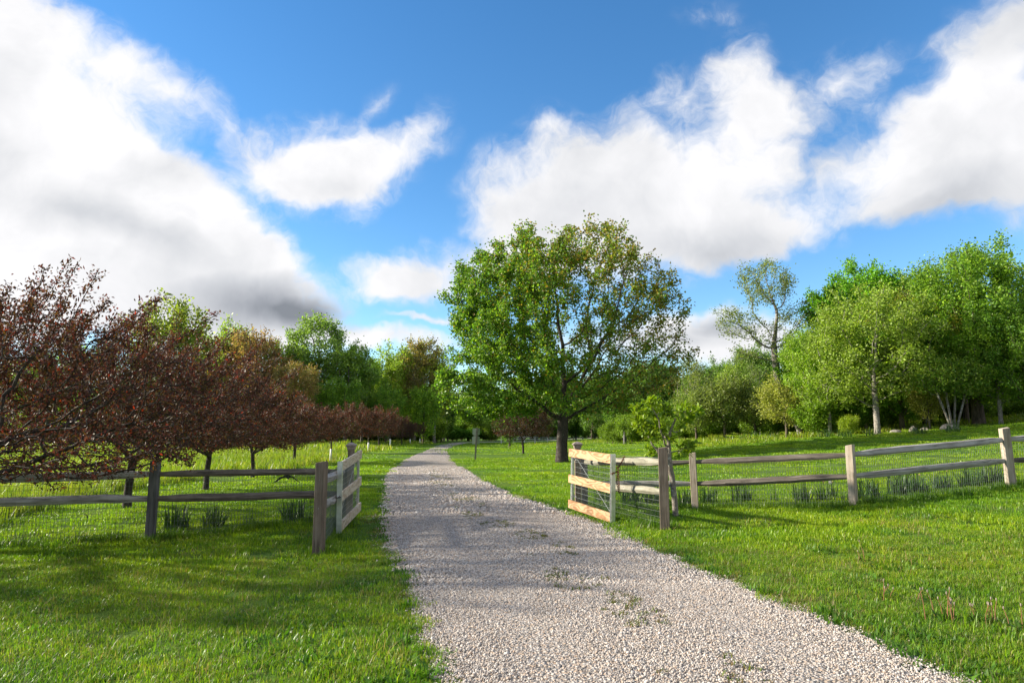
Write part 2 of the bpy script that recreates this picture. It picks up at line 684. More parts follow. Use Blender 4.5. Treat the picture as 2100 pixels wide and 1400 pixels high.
def radii(P, par, r0, rt):
    n = len(P)
    cnt = np.zeros(n)
    nch = np.bincount(par[par >= 0], minlength=n)
    cnt[nch == 0] = 1.0
    for i in range(n - 1, 0, -1):
        cnt[par[i]] += cnt[i]
    ex = math.log(max(cnt[0], 2.0)) / math.log(rt / r0)
    return r0 * np.maximum(cnt, 1) ** (1 / ex), cnt, nch


def limb_mesh(P, par, R, cnt, k_thick=9, k_thin=4, thin=0.03, rmin=0.0, flare=None):
    """Tapered tubes along every edge; rings are shared in direction so that joints close."""
    n = len(P)
    big = np.full(n, -1)
    for i in range(1, n):
        p = par[i]
        if big[p] < 0 or cnt[i] > cnt[big[p]]:
            big[p] = i
    Vs, Fs, off = [], [], 0
    idx = np.arange(1, n)
    R = R.copy()
    for thick in (True, False):
        ids = idx[(R[idx] >= thin) == thick]
        ids = ids[R[ids] >= rmin]
        if len(ids) == 0:
            continue
        k = k_thick if thick else k_thin
        a, b = P[par[ids]], P[ids]
        ra = np.where(big[par[ids]] == ids, R[par[ids]], np.minimum(R[ids] * 1.15, R[par[ids]]))
        rb = R[ids]
        dd = b - a
        ln = np.linalg.norm(dd, axis=1, keepdims=True) + 1e-9
        dd = dd / ln
        a = a - dd * (ra * 0.35)[:, None]
        ref = np.where(np.abs(dd[:, 2:3]) < 0.9, np.array([[0, 0, 1.0]]), np.array([[0, 1.0, 0]]))
        if thick:
            ref = np.tile(np.array([[0.3, 0.94, 0.1]]), (len(ids), 1))
        u = np.cross(dd, ref)
        u /= np.linalg.norm(u, axis=1, keepdims=True) + 1e-9
        w = np.cross(dd, u)
        t = 2 * math.pi * np.arange(k) / k
        ring = u[:, None] * np.cos(t)[None, :, None] + w[:, None] * np.sin(t)[None, :, None]
        V = np.concatenate([a[:, None] + ring * ra[:, None, None], b[:, None] + ring * rb[:, None, None]], 1)
        j = np.arange(k)
        q = np.stack([j, (j + 1) % k, (j + 1) % k + k, j + k], 1)
        Fq = (np.arange(len(ids)) * 2 * k)[:, None, None] + q[None] + off
        Vs.append(V.reshape(-1, 3))
        Fs.append(Fq.reshape(-1, 4))
        off += len(ids) * 2 * k
    return np.concatenate(Vs), np.concatenate(Fs)


def leaves(C, D, L, Wd, cols, seed, spread=0.2, droop=0.0, upn=0.5, fold=0.25, cvar=0.25):
    """Leaf quads (two triangles folded on the midrib) around centres C, pointing near D."""
    r = np.random.default_rng(seed)
    n = len(C)
    p = C + r.normal(0, 1, (n, 3)) * spread
    d = D + r.normal(0, 0.75, (n, 3))
    d[:, 2] -= droop
    d /= np.linalg.norm(d, axis=1, keepdims=True) + 1e-9
    nn = r.normal(0, 1, (n, 3)) * (1 - upn)
    nn[:, 2] += upn
    s = np.cross(d, nn)
    s /= np.linalg.norm(s, axis=1, keepdims=True) + 1e-9
    nn = np.cross(s, d)
    l = (L * r.uniform(0.6, 1.25, n))[:, None]
    w = (Wd * r.uniform(0.7, 1.25, n))[:, None]
    V = np.stack([p, p + d * l * 0.5 - s * w * 0.5 + nn * w * fold, p + d * l, p + d * l * 0.5 + s * w * 0.5 + nn * w * fold], 1)
    b = np.arange(n)[:, None] * 4
    F = np.concatenate([b + np.array([[0, 1, 2]]), b + np.array([[0, 2, 3]])])
    c = np.asarray(cols, float)
    if c.ndim == 2 and len(c) != n:
        c = c[r.integers(0, len(c), n)]
    c = c * np.exp(r.normal(0, cvar, (n, 1)))
    return V.reshape(-1, 3), F, np.repeat(c[:, None], 4, 1).reshape(-1, 3)


def ellip(n, c, rad, seed, shell=0.5, zlo=None):
    r = np.random.default_rng(seed)
    v = r.normal(0, 1, (n, 3))
    v /= np.linalg.norm(v, axis=1, keepdims=True)
    q = r.uniform(0, 1, n) ** (1 / 3.0)
    q = q * (1 - shell) + shell * r.uniform(0.55, 1.0, n)
    p = np.array(c) + v * q[:, None] * np.array(rad)
    if zlo is not None:
        p = p[p[:, 2] > zlo]
    return p


def tree_meshes(name, att, trunk, step, infl, kill, rt, r0, nleaf, L, Wd, cols, seed, up=0.12, spread=0.25, droop=0.2, upn=0.45,
                shoots=0, shoot_len=0.7, shoot_w=1.0, colfun=None, densfun=None, thin=0.03, rmin=0.0, jit=0.12, kt=9, flare=1.25, cvar=0.25, tipmax=3.0, clump=0.35):
    """(trunk mesh, crown mesh) of one tree standing at the origin."""
    r = np.random.default_rng(seed + 1000)
    P, par = grow(att, trunk, step, infl, kill, up, seed=seed, jit=jit)
    n_body = len(P)
    if shoots:
        zc = P[:, 2]
        tips = np.where((np.bincount(par[par >= 0], minlength=len(P)) == 0) & (zc > np.quantile(zc, 0.55)))[0]
        ctr = P.mean(0)
        pick = r.choice(tips, min(shoots, len(tips)), replace=False)
        for t in pick:
            d = P[t] - ctr
            d[2] = abs(d[2]) * 0.5 + np.linalg.norm(d[:2]) * 0.4 + 0.8
            d /= np.linalg.norm(d)
            m = r.integers(2, 5)
            cur = t
            st = shoot_len * r.uniform(0.5, 1.1) / m
            for _ in range(m):
                d = d + r.normal(0, 0.07, 3) + np.array([0, 0, 0.06])
                d /= np.linalg.norm(d)
                P = np.concatenate([P, (P[cur] + d * st)[None]])
                par = np.append(par, cur)
                cur = len(P) - 1
    R, cnt, nch = radii(P, par, r0, rt)
    if flare:
        nt = len(trunk)
        for i in range(nt):
            zrel = P[i, 2] - P[0, 2]
            R[i] *= 1 + (flare - 1) * math.exp(-zrel / (rt * 1.6))
    V, Fq = limb_mesh(P, par, R, cnt, k_thick=kt, thin=thin, rmin=rmin)
    tm = arr_mesh(name + '_trunk', V, [Fq], smooth=True)
    # leaves on the thin ends
    w = np.where(cnt <= tipmax, 1.0, np.where(cnt <= tipmax * 4, 0.45, 0.0))
    w[:len(trunk)] = 0
    if densfun is not None:
        w = w * densfun(P)
    w = w * np.exp(r.normal(0, clump, len(w)))
    w[n_body:] = shoot_w
    ids = r.choice(len(P), nleaf, p=w / w.sum())
    pa = np.maximum(par[ids], 0)
    tt = r.uniform(0, 1, (nleaf, 1))
    C = P[ids] * (1 - tt) + P[pa] * tt
    D = P[ids] - P[pa]
    D /= np.linalg.norm(D, axis=1, keepdims=True) + 1e-9
    cc = colfun(C, r) if colfun is not None else cols
    V, Fl, CC = leaves(C, D * 0.8, L, Wd, cc, seed + 5, spread, droop, upn, cvar=cvar)
    cm = arr_mesh(name + '_crown', V, [Fl], CC)
    return tm, cm

# ------------------------------------------------------------------ ground, drive, meadow edge
def nonuni(segs):
    out = []
    for a, b, s in segs:
        out += list(np.arange(a, b - 1e-6, s))
    return np.array(out + [segs[-1][1]])


gx = nonuni([(-420, -60, 30), (-60, -16, 2.2), (-16, 18, 0.35), (18, 64, 2.0), (64, 424, 30)])
gy = nonuni([(-60, -6, 6), (-6, 24, 0.35), (24, 60, 1.5), (60, 150, 5), (150, 900, 50)])
GX, GY = np.meshgrid(gx, gy)
GZ = zf(GX, GY)
nx, ny = len(gx), len(gy)
V = np.stack([GX, GY, GZ], 2).reshape(-1, 3)
i, j = np.meshgrid(np.arange(nx - 1), np.arange(ny - 1))
b0 = (j * nx + i).ravel()
me = arr_mesh('lawn', V, [np.stack([b0, b0 + 1, b0 + nx + 1, b0 + nx], 1)], smooth=True)


def grass_colour(n, base=None):
    """World-space colour variation shared by soil-side lawn and the blades."""
    pos = n.new('ShaderNodeNewGeometry').outputs['Position']
    big = n.noise(pos, 0.28, 4, 0.6)
    med = n.noise(pos, 1.6, 4, 0.65)
    f = n.math('ADD', n.math('MULTIPLY', big, 0.6), n.math('MULTIPLY', med, 0.45))
    tint = n.ramp(f, [(0.36, (0.60, 0.78, 0.9)), (0.50, (1.0, 1.02, 1.0)), (0.64, (1.40, 1.18, 1.0))])
    # mowing lanes on the far lawn: bent grass's light and dark painted as colour
    sp = n.new('ShaderNodeSeparateXYZ')
    n.put(sp.inputs[0], pos)
    w = n.math('ADD', n.math('MULTIPLY', sp.outputs[0], 0.55), n.math('MULTIPLY', sp.outputs[1], 1.0))
    lane = n.math('SINE', n.math('ADD', n.math('MULTIPLY', w, 1.5), n.math('MULTIPLY', big, 5.0)))
    lane = n.smooth(lane, -0.5, 0.5, 0.90, 1.10)
    fy = n.smooth(sp.outputs[1], 16.0, 24.0)
    lane = n.math('ADD', n.math('MULTIPLY', lane, fy), n.math('SUBTRACT', 1.0, fy))
    cmb = n.new('ShaderNodeCombineXYZ')
    for k in range(3):
        n.put(cmb.inputs[k], lane)
    return n.mix(1.0, tint, cmb.outputs[0], 'MULTIPLY')


M_lawn, n, out = mat('lawn_soil_and_thatch')
pos = n.new('ShaderNodeNewGeometry').outputs['Position']
fine = n.noise(pos, 38.0, 4, 0.7)
c = n.ramp(fine, [(0.3, (0.045, 0.085, 0.012)), (0.55, (0.09, 0.17, 0.018)), (0.75, (0.14, 0.22, 0.03))])
c = n.mix(1.0, c, grass_colour(n), 'MULTIPLY')
principled(n, out, c, 0.9, 0.1, bump=fine, bstr=1.0, bdist=0.05)
lawn = link('lawn', me, mats=M_lawn)
tag(lawn, kind='structure')


def grass_mat(name, trans=0.42, spec=0.28, tc=(1.35, 1.45, 0.55)):
    m, n, out = mat(name)
    a = n.new('ShaderNodeAttribute', attribute_name='col').outputs['Color']
    c = n.mix(1.0, a, grass_colour(n), 'MULTIPLY')
    rnd = n.new('ShaderNodeObjectInfo').outputs['Random']
    c = n.mix(1.0, c, n.ramp(rnd, [(0.0, (0.82, 0.84, 0.9)), (1.0, (1.18, 1.14, 1.05))]), 'MULTIPLY')
    p = principled(n, None, c, 0.4, spec)
    tr = n.new('ShaderNodeBsdfTranslucent')
    n.put(tr.inputs[0], n.mix(1.0, c, tc, 'MULTIPLY'))
    mx = n.new('ShaderNodeMixShader')
    mx.inputs[0].default_value = trans
    n.t.links.new(p.outputs[0], mx.inputs[1])
    n.t.links.new(tr.outputs[0], mx.inputs[2])
    n.t.links.new(mx.outputs[0], out.inputs[0])
    return m


M_grass = grass_mat('grass_blades')

# the drive: edges read off the ground
PAIRS = [(915, 1985, 1400), (875, 1760, 1300), (850, 1610, 1235), (836, 1490, 1188), (800, 1345, 1125), (788, 1245, 1080), (785, 1165, 1050), (786, 1100, 1030),
         (788, 1035, 1005), (793, 985, 983), (803, 955, 963), (822, 932, 946), (850, 922, 932), (880, 921, 920)]
LE = [ground(l, y) for l, r, y in PAIRS]
RE = [ground(r, y) for l, r, y in PAIRS]
LE = [Vector((0.55, -6, 0)), Vector((0.02, 2.0, 0))] + LE + [Vector((-10.3, 92, 0)), Vector((-10.9, 107, 0)), Vector((-11.1, 122, 0)), Vector((-10.7, 135, 0)), Vector((-8, 146, 0)), Vector((0, 153, 0)), Vector((12, 156, 0)), Vector((44, 158, 0))]
RE = [Vector((3.9, -6, 0)), Vector((3.35, 2.0, 0))] + RE + [Vector((-7.7, 92, 0)), Vector((-8.1, 107, 0)), Vector((-8.2, 121, 0)), Vector((-7.8, 131, 0)), Vector((-5.5, 139, 0)), Vector((1, 144, 0)), Vector((12, 148, 0)), Vector((44, 150, 0))]


def catmull(pts, per):
    o = []
    p = [pts[0]] + list(pts) + [pts[-1]]
    for k in range(1, len(p) - 2):
        for s in range(per):
            t = s / per
            a, b_, c_, d = p[k - 1], p[k], p[k + 1], p[k + 2]
            o.append(0.5 * ((2 * b_) + (c_ - a) * t + (2 * a - 5 * b_ + 4 * c_ - d) * t * t + (3 * b_ - a - 3 * c_ + d) * t ** 3))
    o.append(pts[-1])
    return o


LC, RC = catmull(LE, 14), catmull(RE, 14)
rr = np.random.default_rng(11)
nL = len(LC)
jl = np.convolve(rr.normal(0, 0.11, nL + 4), np.ones(3) / 3, 'same')[2:-2]
jr = np.convolve(rr.normal(0, 0.11, nL + 4), np.ones(3) / 3, 'same')[2:-2]
NA = 12
RV = []
for k in range(nL):
    l, r_ = LC[k], RC[k]
    w = (r_ - l)
    wn = w.normalized()
    l2, r2 = l + wn * float(jl[k]), r_ + wn * float(jr[k])
    for q in range(NA + 1):
        t = q / NA
        p = l2.lerp(r2, t)
        crown = 0.028 * (1 - (2 * t - 1) ** 4) - 0.012 * math.exp(-((t - 0.25) / 0.1) ** 2) - 0.012 * math.exp(-((t - 0.75) / 0.1) ** 2)
        RV.append((p.x, p.y, zg(p.x, p.y) + (0.004 + crown if 0 < q < NA else -0.01)))
ids = np.arange(nL - 1)[:, None] * (NA + 1) + np.arange(NA)[None]
ids = ids.ravel()
me = arr_mesh('gravel_drive', RV, [np.stack([ids, ids + 1, ids + NA + 2, ids + NA + 1], 1)], smooth=True)
M_road, n, out = mat('gravel')
pos = n.new('ShaderNodeNewGeometry').outputs['Position']
vo = n.new('ShaderNodeTexVoronoi')
n.put(vo.inputs['Vector'], pos)
vo.inputs['Scale'].default_value = 40.0
sepc = n.new('ShaderNodeSeparateColor')
n.put(sepc.inputs[0], vo.outputs['Color'])
PEB = [(0.0, (0.12, 0.115, 0.11)), (0.18, (0.25, 0.23, 0.215)), (0.36, (0.43, 0.33, 0.245)), (0.50, (0.40, 0.365, 0.335)), (0.80, (0.49, 0.46, 0.43)), (1.0, (0.37, 0.26, 0.18))]
c = n.ramp(sepc.outputs[0], PEB)
edge = n.smooth(vo.outputs['Distance'], 0.34, 0.66, 1.0, 0.55)
cm = n.new('ShaderNodeCombineXYZ')
for k in range(3):
    n.put(cm.inputs[k], edge)
c = n.mix(1.0, c, cm.outputs[0], 'MULTIPLY')
dirt = n.smooth(n.noise(pos, 1.1, 5, 0.65), 0.5, 0.75, 0.0, 0.35)
c = n.mix(dirt, c, (0.30, 0.26, 0.20))
principled(n, out, c, 0.85, 0.2, bump=vo.outputs['Distance'], bstr=-0.0 + 1.0, bdist=-0.02)
road = link('gravel_drive', me, mats=M_road)
tag(road, kind='structure')

RY = np.array([0.5 * (a.y + b.y) for a, b in zip(LC, RC)])
RLX = np.array([a.x for a in LC])
RRX = np.array([b.x for b in RC])
LYs, RYs = np.array([a.y for a in LC]), np.array([b.y for b in RC])
kL = LYs < 120
kR = RYs < 119


def road_edges(y):
    return np.interp(y, LYs[kL], RLX[kL]), np.interp(y, RYs[kR], RRX[kR])


# border of the unmown meadow on the left
ME = [ground(*p) for p in ((0, 1075), (160, 1030), (300, 1000), (420, 982), (560, 965), (650, 951), (745, 926), (800, 916), (850, 910))]
MEX = np.array([-8.6] + [p.x for p in ME] + [-16.5])
MEY = np.array([6.0] + [p.y for p in ME] + [125.0])


def meadow_x(y):
    return np.interp(y, MEY, MEX)


def frustum(y0, y1, density, margin=1.5, seed=0, half=0.78):
    r = np.random.default_rng(seed)
    A = half * (y1 * y1 - y0 * y0) + 2 * margin * (y1 - y0)
    k = int(A * density)
    u = r.uniform(0, 1, k)
    # width grows linearly with y
    aa, bb = half, margin
    cc = -(u * A / 2 + half / 2 * y0 * y0 * 1.0 + margin * y0)
    y = (-bb + np.sqrt(bb * bb - 4 * (aa / 2) * cc)) / aa
    y = np.clip(y, y0, y1)
    x = r.uniform(-1, 1, k) * (half * y + margin)
    return x, y, r


def on_lawn(x, y, pad, r):
    l, rt = road_edges(y)
    jit = r.normal(0, 0.06, len(x))
    off = (x < l + jit - pad) | (x > rt + jit + pad)
    past = y > 118
    return off & ~past & (x > meadow_x(y))


def lay(name, y0, y1, dens, protos, pad, scale=(0.7, 1.3), seed=1, keep=None, mt=None, lift=0.0):
    x, y, r = frustum(y0, y1, dens, seed=seed)
    k = on_lawn(x, y, pad, r) if keep is None else keep(x, y, r)
    x, y = x[k], y[k]
    P = np.stack([x, y, zf(x, y) + lift], 1)
    return scatter(name, P, protos, mt or M_grass, sc=r.uniform(*scale, len(x)), tilt=0.04)


GC = [(0.135, 0.250, 0.010), (0.172, 0.280, 0.011), (0.098, 0.205, 0.010), (0.20, 0.285, 0.018)]
GCn = GC + [(0.22, 0.22, 0.07), (0.085, 0.175, 0.025)]
lay('lawn_grass', 3.2, 9.8, 30.0, [blades('turf', 250, 0.17, 0.041, 0.0060, s, 0.75, GCn) for s in range(6)], 0.06, seed=2)
lay('lawn_grass', 9.3, 20.5, 7.5, [blades('turf', 340, 0.34, 0.046, 0.010, 20 + s, 0.55, GC) for s in range(5)], 0.2, seed=3)
lay('lawn_grass', 20, 46, 1.6, [blades('turf', 380, 0.7, 0.042, 0.021, 30 + s, 0.5, GC) for s in range(4)], 0.45, seed=4)
lay('lawn_grass', 45, 118, 0.11, [blades('turf', 480, 2.6, 0.045, 0.06, 40 + s, 0.45, GC) for s in range(3)], 1.6, seed=5)

def patchy(x, y, r):
    f = np.sin(x * 1.9 + 0.7 * y) + np.sin(1.3 * y - 2.3 * x + 1.0) + np.sin(3.1 * x + 2.2 * y)
    return on_lawn(x, y, 0.1, r) & (f > 0.6)


lay('lawn_clover', 3.4, 12, 12.0, [blades('clover', 40, 0.16, 0.05, 0.022, 300 + s, 1.3, [(0.075, 0.17, 0.018), (0.10, 0.20, 0.022), (0.06, 0.14, 0.02)]) for s in range(3)], 0, seed=16, keep=patchy)
lay('lawn_thatch', 3.4, 12, 4.0, [blades('thatch', 22, 0.17, 0.10, 0.0045, 310 + s, 1.2, [(0.30, 0.25, 0.12), (0.24, 0.19, 0.09), (0.20, 0.22, 0.08)]) for s in range(3)], 0, seed=17, keep=lambda x, y, r: on_lawn(x, y, 0.02, r))
lay('tall_blades', 3.4, 14, 2.5, [blades('tall_blades', 12, 0.2, 0.095, 0.007, 320 + s, 0.5, GC) for s in range(3)], 0, seed=18, keep=lambda x, y, r: on_lawn(x, y, 0.1, r))

def dry_edge(x, y, r):
    l, rt = road_edges(y)
    d = np.where(x < l, l - x, x - rt)
    f = np.sin(x * 2.3 + 1.1 * y) + np.sin(1.7 * y - 1.3 * x)
    return (d > -0.05) & (r.exponential(0.28, len(x)) > d) & (f > -0.6)


lay('dry_border_grass', 3.4, 18, 24.0, [blades('dry_grass', 45, 0.11, 0.05, 0.006, 330 + s, 1.3, [(0.26, 0.21, 0.10), (0.19, 0.17, 0.06), (0.14, 0.17, 0.04), (0.17, 0.12, 0.06)]) for s in range(3)], 0, seed=19, keep=dry_edge)

# coarse weeds along the ragged border of the drive
def fringe(x, y, r):
    l, rt = road_edges(y)
    d = np.minimum(np.abs(x - l), np.abs(x - rt))
    out_ = (x < l + 0.05) | (x > rt - 0.05)
    return out_ & (d < 0.22) & (r.uniform(0, 1, len(x)) < 0.8)


lay('border_weeds', 3.5, 22, 26.0, [blades('weed', 16, 0.06, 0.075, 0.016, 60 + s, 0.9, [(0.06, 0.15, 0.015), (0.09, 0.19, 0.02)]) for s in range(4)], 0, seed=6, keep=fringe)

# weeds and moss along the middle of the drive
def middle(x, y, r):
    l, rt = road_edges(y)
    t = (x - l) / (rt - l)
    m = np.abs(t - 0.55 - 0.04 * np.sin(y * 0.8)) < 0.10
    cl = np.sin(x * 5.1 + y * 2.3) + np.sin(y * 3.7 - x * 2.0) + np.sin(x * 9 - y * 1.2) * 0.6
    return m & (cl > 0.15) & (r.uniform(0, 1, len(x)) < 0.45)


lay('drive_weeds', 3.5, 30, 130.0, [blades('weed', 14, 0.04, 0.042, 0.010, 70 + s, 1.1, [(0.09, 0.14, 0.025), (0.13, 0.17, 0.04), (0.14, 0.10, 0.05)]) for s in range(4)], 0, seed=7, keep=middle, lift=0.026)

# the meadow: taller, looser grass beyond the mown edge
MC = [(0.14, 0.22, 0.016), (0.18, 0.25, 0.022), (0.11, 0.18, 0.014), (0.24, 0.26, 0.06)]
M_meadow = grass_mat('meadow_grass', trans=0.5)


def in_meadow(x, y, r):
    return (x < meadow_x(y) - 0.1 - r.uniform(0, 0.25, len(x)))


lay('meadow_grass', 8, 26, 4.0, [blades('tall_grass', 190, 0.42, 0.34, 0.011, 80 + s, 0.45, MC, seg=3) for s in range(4)], 0, seed=8, keep=in_meadow, mt=M_meadow)
lay('meadow_grass', 26, 60, 0.8, [blades('tall_grass', 260, 0.95, 0.36, 0.026, 90 + s, 0.45, MC) for s in range(4)], 0, seed=9, keep=in_meadow, mt=M_meadow)
lay('meadow_grass', 58, 128, 0.12, [blades('tall_grass', 380, 2.6, 0.42, 0.07, 95 + s, 0.4, MC) for s in range(3)], 0, seed=10, keep=in_meadow, mt=M_meadow)


def rough_edge(x, y, r):
    far = (y > 88 - 0.35 * np.abs(x - 6)) & (x > 3) & (x < 60)
    right = (x > 14) & (y > 44 - 0.25 * (x - 18))
    return far | right


lay('rough_grass', 36, 105, 0.16, [blades('tall_grass', 330, 2.0, 0.22, 0.045, 120 + s, 0.45, MC) for s in range(3)], 0, seed=12, keep=rough_edge, mt=M_meadow)


def fence_strip(x, y, r):
    # uncut grass under the fences
    d = np.full(len(x), 9.0)
    for (ax, ay), (bx, by) in STRIPS:
        vx, vy = bx - ax, by - ay
        t = np.clip(((x - ax) * vx + (y - ay) * vy) / (vx * vx + vy * vy), 0, 1)
        d = np.minimum(d, np.hypot(x - ax - t * vx, y - ay - t * vy))
    return d < 0.2


# ------------------------------------------------------------------ loose gravel lying on the drive
def pebbles(seed):
    r = np.random.default_rng(seed)
    import bmesh
    bm = bmesh.new()
    bmesh.ops.create_icosphere(bm, subdivisions=1, radius=1.0)
    s = r.uniform(0.75, 1.2, 3) * np.array([1.1, 0.95, 0.68])
    for v in bm.verts:
        k = 1 + r.normal(0, 0.10)
        v.co = Vector((v.co.x * s[0] * k, v.co.y * s[1] * k, v.co.z * s[2] * k))
    me = bpy.data.meshes.new('stone')
    bm.to_mesh(me)
    bm.free()
    me.polygons.foreach_set('use_smooth', np.ones(len(me.polygons), bool))
    return me


M_peb, n, out = mat('loose_stone')
rnd = n.new('ShaderNodeObjectInfo').outputs['Random']
c = n.ramp(rnd, PEB)
c = n.mix(n.smooth(n.noise(n.new('ShaderNodeTexCoord').outputs['Object'], 2.2, 3, 0.6), 0.35, 0.7, 0.0, 0.4), c, (0.42, 0.39, 0.36))
principled(n, out, c, 0.65, 0.3)


def on_road(x, y, r):
    l, rt = road_edges(y)
    jit = r.normal(0, 0.05, len(x))
    return (x > l - 0.03 + jit) & (x < rt + 0.03 + jit)


def lay_stones(y0, y1, dens, size, seed):
    x, y, r = frustum(y0, y1, dens, seed=seed, margin=0.8)
    k = on_road(x, y, r)
    x, y = x[k], y[k]
    l, rt = road_edges(y)
    t = np.clip((x - l) / (rt - l), 0, 1)
    z = zf(x, y) + 0.004 + 0.028 * (1 - (2 * t - 1) ** 4) - 0.012 * np.exp(-((t - 0.25) / 0.1) ** 2) - 0.012 * np.exp(-((t - 0.75) / 0.1) ** 2) + r.uniform(-0.002, 0.006, len(x))
    sc = size * np.exp(r.normal(0, 0.34, len(x)))
    wheel = np.exp(-((t - 0.25) / 0.09) ** 2) + np.exp(-((t - 0.75) / 0.09) ** 2)
    sc = sc * (1 - 0.25 * wheel)
    z = z - 0.004 * wheel
    return scatter('loose_gravel', np.stack([x, y, z], 1), [pebbles(seed * 10 + s) for s in range(6)], M_peb, sc=sc, tilt=0.5)


lay_stones(3.2, 7.4, 6800, 0.0061, 21)
lay_stones(7.3, 14.0, 2600, 0.0088, 22)
_on = on_road


def on_road(x, y, r):
    l, rt = road_edges(y)
    d = np.minimum(np.abs(x - l), np.abs(x - rt))
    return ((x < l) | (x > rt)) & (r.exponential(0.09, len(x)) > d)


lay_stones(3.2, 14.0, 420, 0.009, 24)
on_road = _on
lay_stones(13.8, 34.0, 330, 0.021, 23)

# ------------------------------------------------------------------ fences
W_OLD = wood_mat('weathered_cedar_post', (0.085, 0.072, 0.060), (0.19, 0.165, 0.14), (0.33, 0.30, 0.27), 2, moss=(0.20, 0.22, 0.15))
W_PALE = wood_mat('pale_cedar_post', (0.17, 0.13, 0.095), (0.30, 0.25, 0.195), (0.42, 0.37, 0.31), 2)
W_SAWN = wood_mat('sawn_brown_post', (0.07, 0.053, 0.041), (0.14, 0.108, 0.083), (0.235, 0.19, 0.15), 2)
W_DARK = wood_mat('grey_post', (0.038, 0.036, 0.036), (0.082, 0.08, 0.08), (0.16, 0.155, 0.15), 2)
R_PALE = wood_mat('silver_rail', (0.13, 0.115, 0.10), (0.26, 0.245, 0.23), (0.42, 0.41, 0.40), 0)
R_BROWN = wood_mat('brown_rail', (0.05, 0.042, 0.035), (0.105, 0.09, 0.075), (0.20, 0.175, 0.15), 0)
R_MOSS = wood_mat('lichen_rail', (0.11, 0.105, 0.075), (0.21, 0.20, 0.15), (0.31, 0.30, 0.25), 0, moss=(0.20, 0.235, 0.155))
M_wire, n, out = mat('galvanised_wire')
principled(n, out, (0.42, 0.45, 0.44), 0.45, 0.5, metal=0.6)
M_dwire, n, out = mat('dull_wire')
principled(n, out, (0.10, 0.12, 0.11), 0.6, 0.4, metal=0.3)


def post_mesh(name, w, d, h, slots, seed, top_slant=0.012, slot_w=0.05):
    """Square post with real mortises cut through it (openings face local x)."""
    r = np.random.default_rng(seed)
    ys = [-d / 2, -slot_w / 2, slot_w / 2, d / 2]
    zs = [-0.25]
    for a, b in slots:
        zs += [a, b]
    zs += [h]
    # subdivide long runs so that the arrises wander
    filled = {}
    V, idx, Fc = [], {}, []

    def vid(ix, iy, iz):
        k = (ix, iy, iz)
        if k not in idx:
            z = zs[iz]
            jx, jy = r.normal(0, 0.0022, 2)
            zz = z + (top_slant * (1 if ix else -1) + r.normal(0, 0.003) if iz == len(zs) - 1 else 0)
            idx[k] = len(V)
            V.append(((-w / 2 if ix == 0 else w / 2) + jx, ys[iy] + jy, zz))
        return idx[k]

    ncy, ncz = 3, len(zs) - 1
    solid = [[not (cy == 1 and cz % 2 == 1 and cz < ncz) for cz in range(ncz)] for cy in range(ncy)]

    def sol(cy, cz):
        return 0 <= cy < ncy and 0 <= cz < ncz and solid[cy][cz]
    for cy in range(ncy):
        for cz in range(ncz):
            if not solid[cy][cz]:
                continue
            Fc.append((vid(0, cy, cz), vid(0, cy, cz + 1), vid(0, cy + 1, cz + 1), vid(0, cy + 1, cz)))
            Fc.append((vid(1, cy, cz), vid(1, cy + 1, cz), vid(1, cy + 1, cz + 1), vid(1, cy, cz + 1)))
            if not sol(cy - 1, cz):
                Fc.append((vid(0, cy, cz), vid(1, cy, cz), vid(1, cy, cz + 1), vid(0, cy, cz + 1)))
            if not sol(cy + 1, cz):
                Fc.append((vid(0, cy + 1, cz), vid(0, cy + 1, cz + 1), vid(1, cy + 1, cz + 1), vid(1, cy + 1, cz)))
            if not sol(cy, cz - 1):
                Fc.append((vid(0, cy, cz), vid(0, cy + 1, cz), vid(1, cy + 1, cz), vid(1, cy, cz)))
            if not sol(cy, cz + 1):
                Fc.append((vid(0, cy, cz + 1), vid(1, cy, cz + 1), vid(1, cy + 1, cz + 1), vid(0, cy + 1, cz + 1)))
    me = bpy.data.meshes.new(name)
    me.from_pydata(V, [], Fc)
    me.update()
    import bmesh
    bm = bmesh.new()
    bm.from_mesh(me)
    ed = [e for e in bm.edges if len(e.link_faces) == 2 and e.calc_face_angle(0) > 0.6]
    bmesh.ops.bevel(bm, geom=ed, offset=0.006, segments=1, affect='EDGES', clamp_overlap=True)
    bm.to_mesh(me)
    bm.free()
    return me


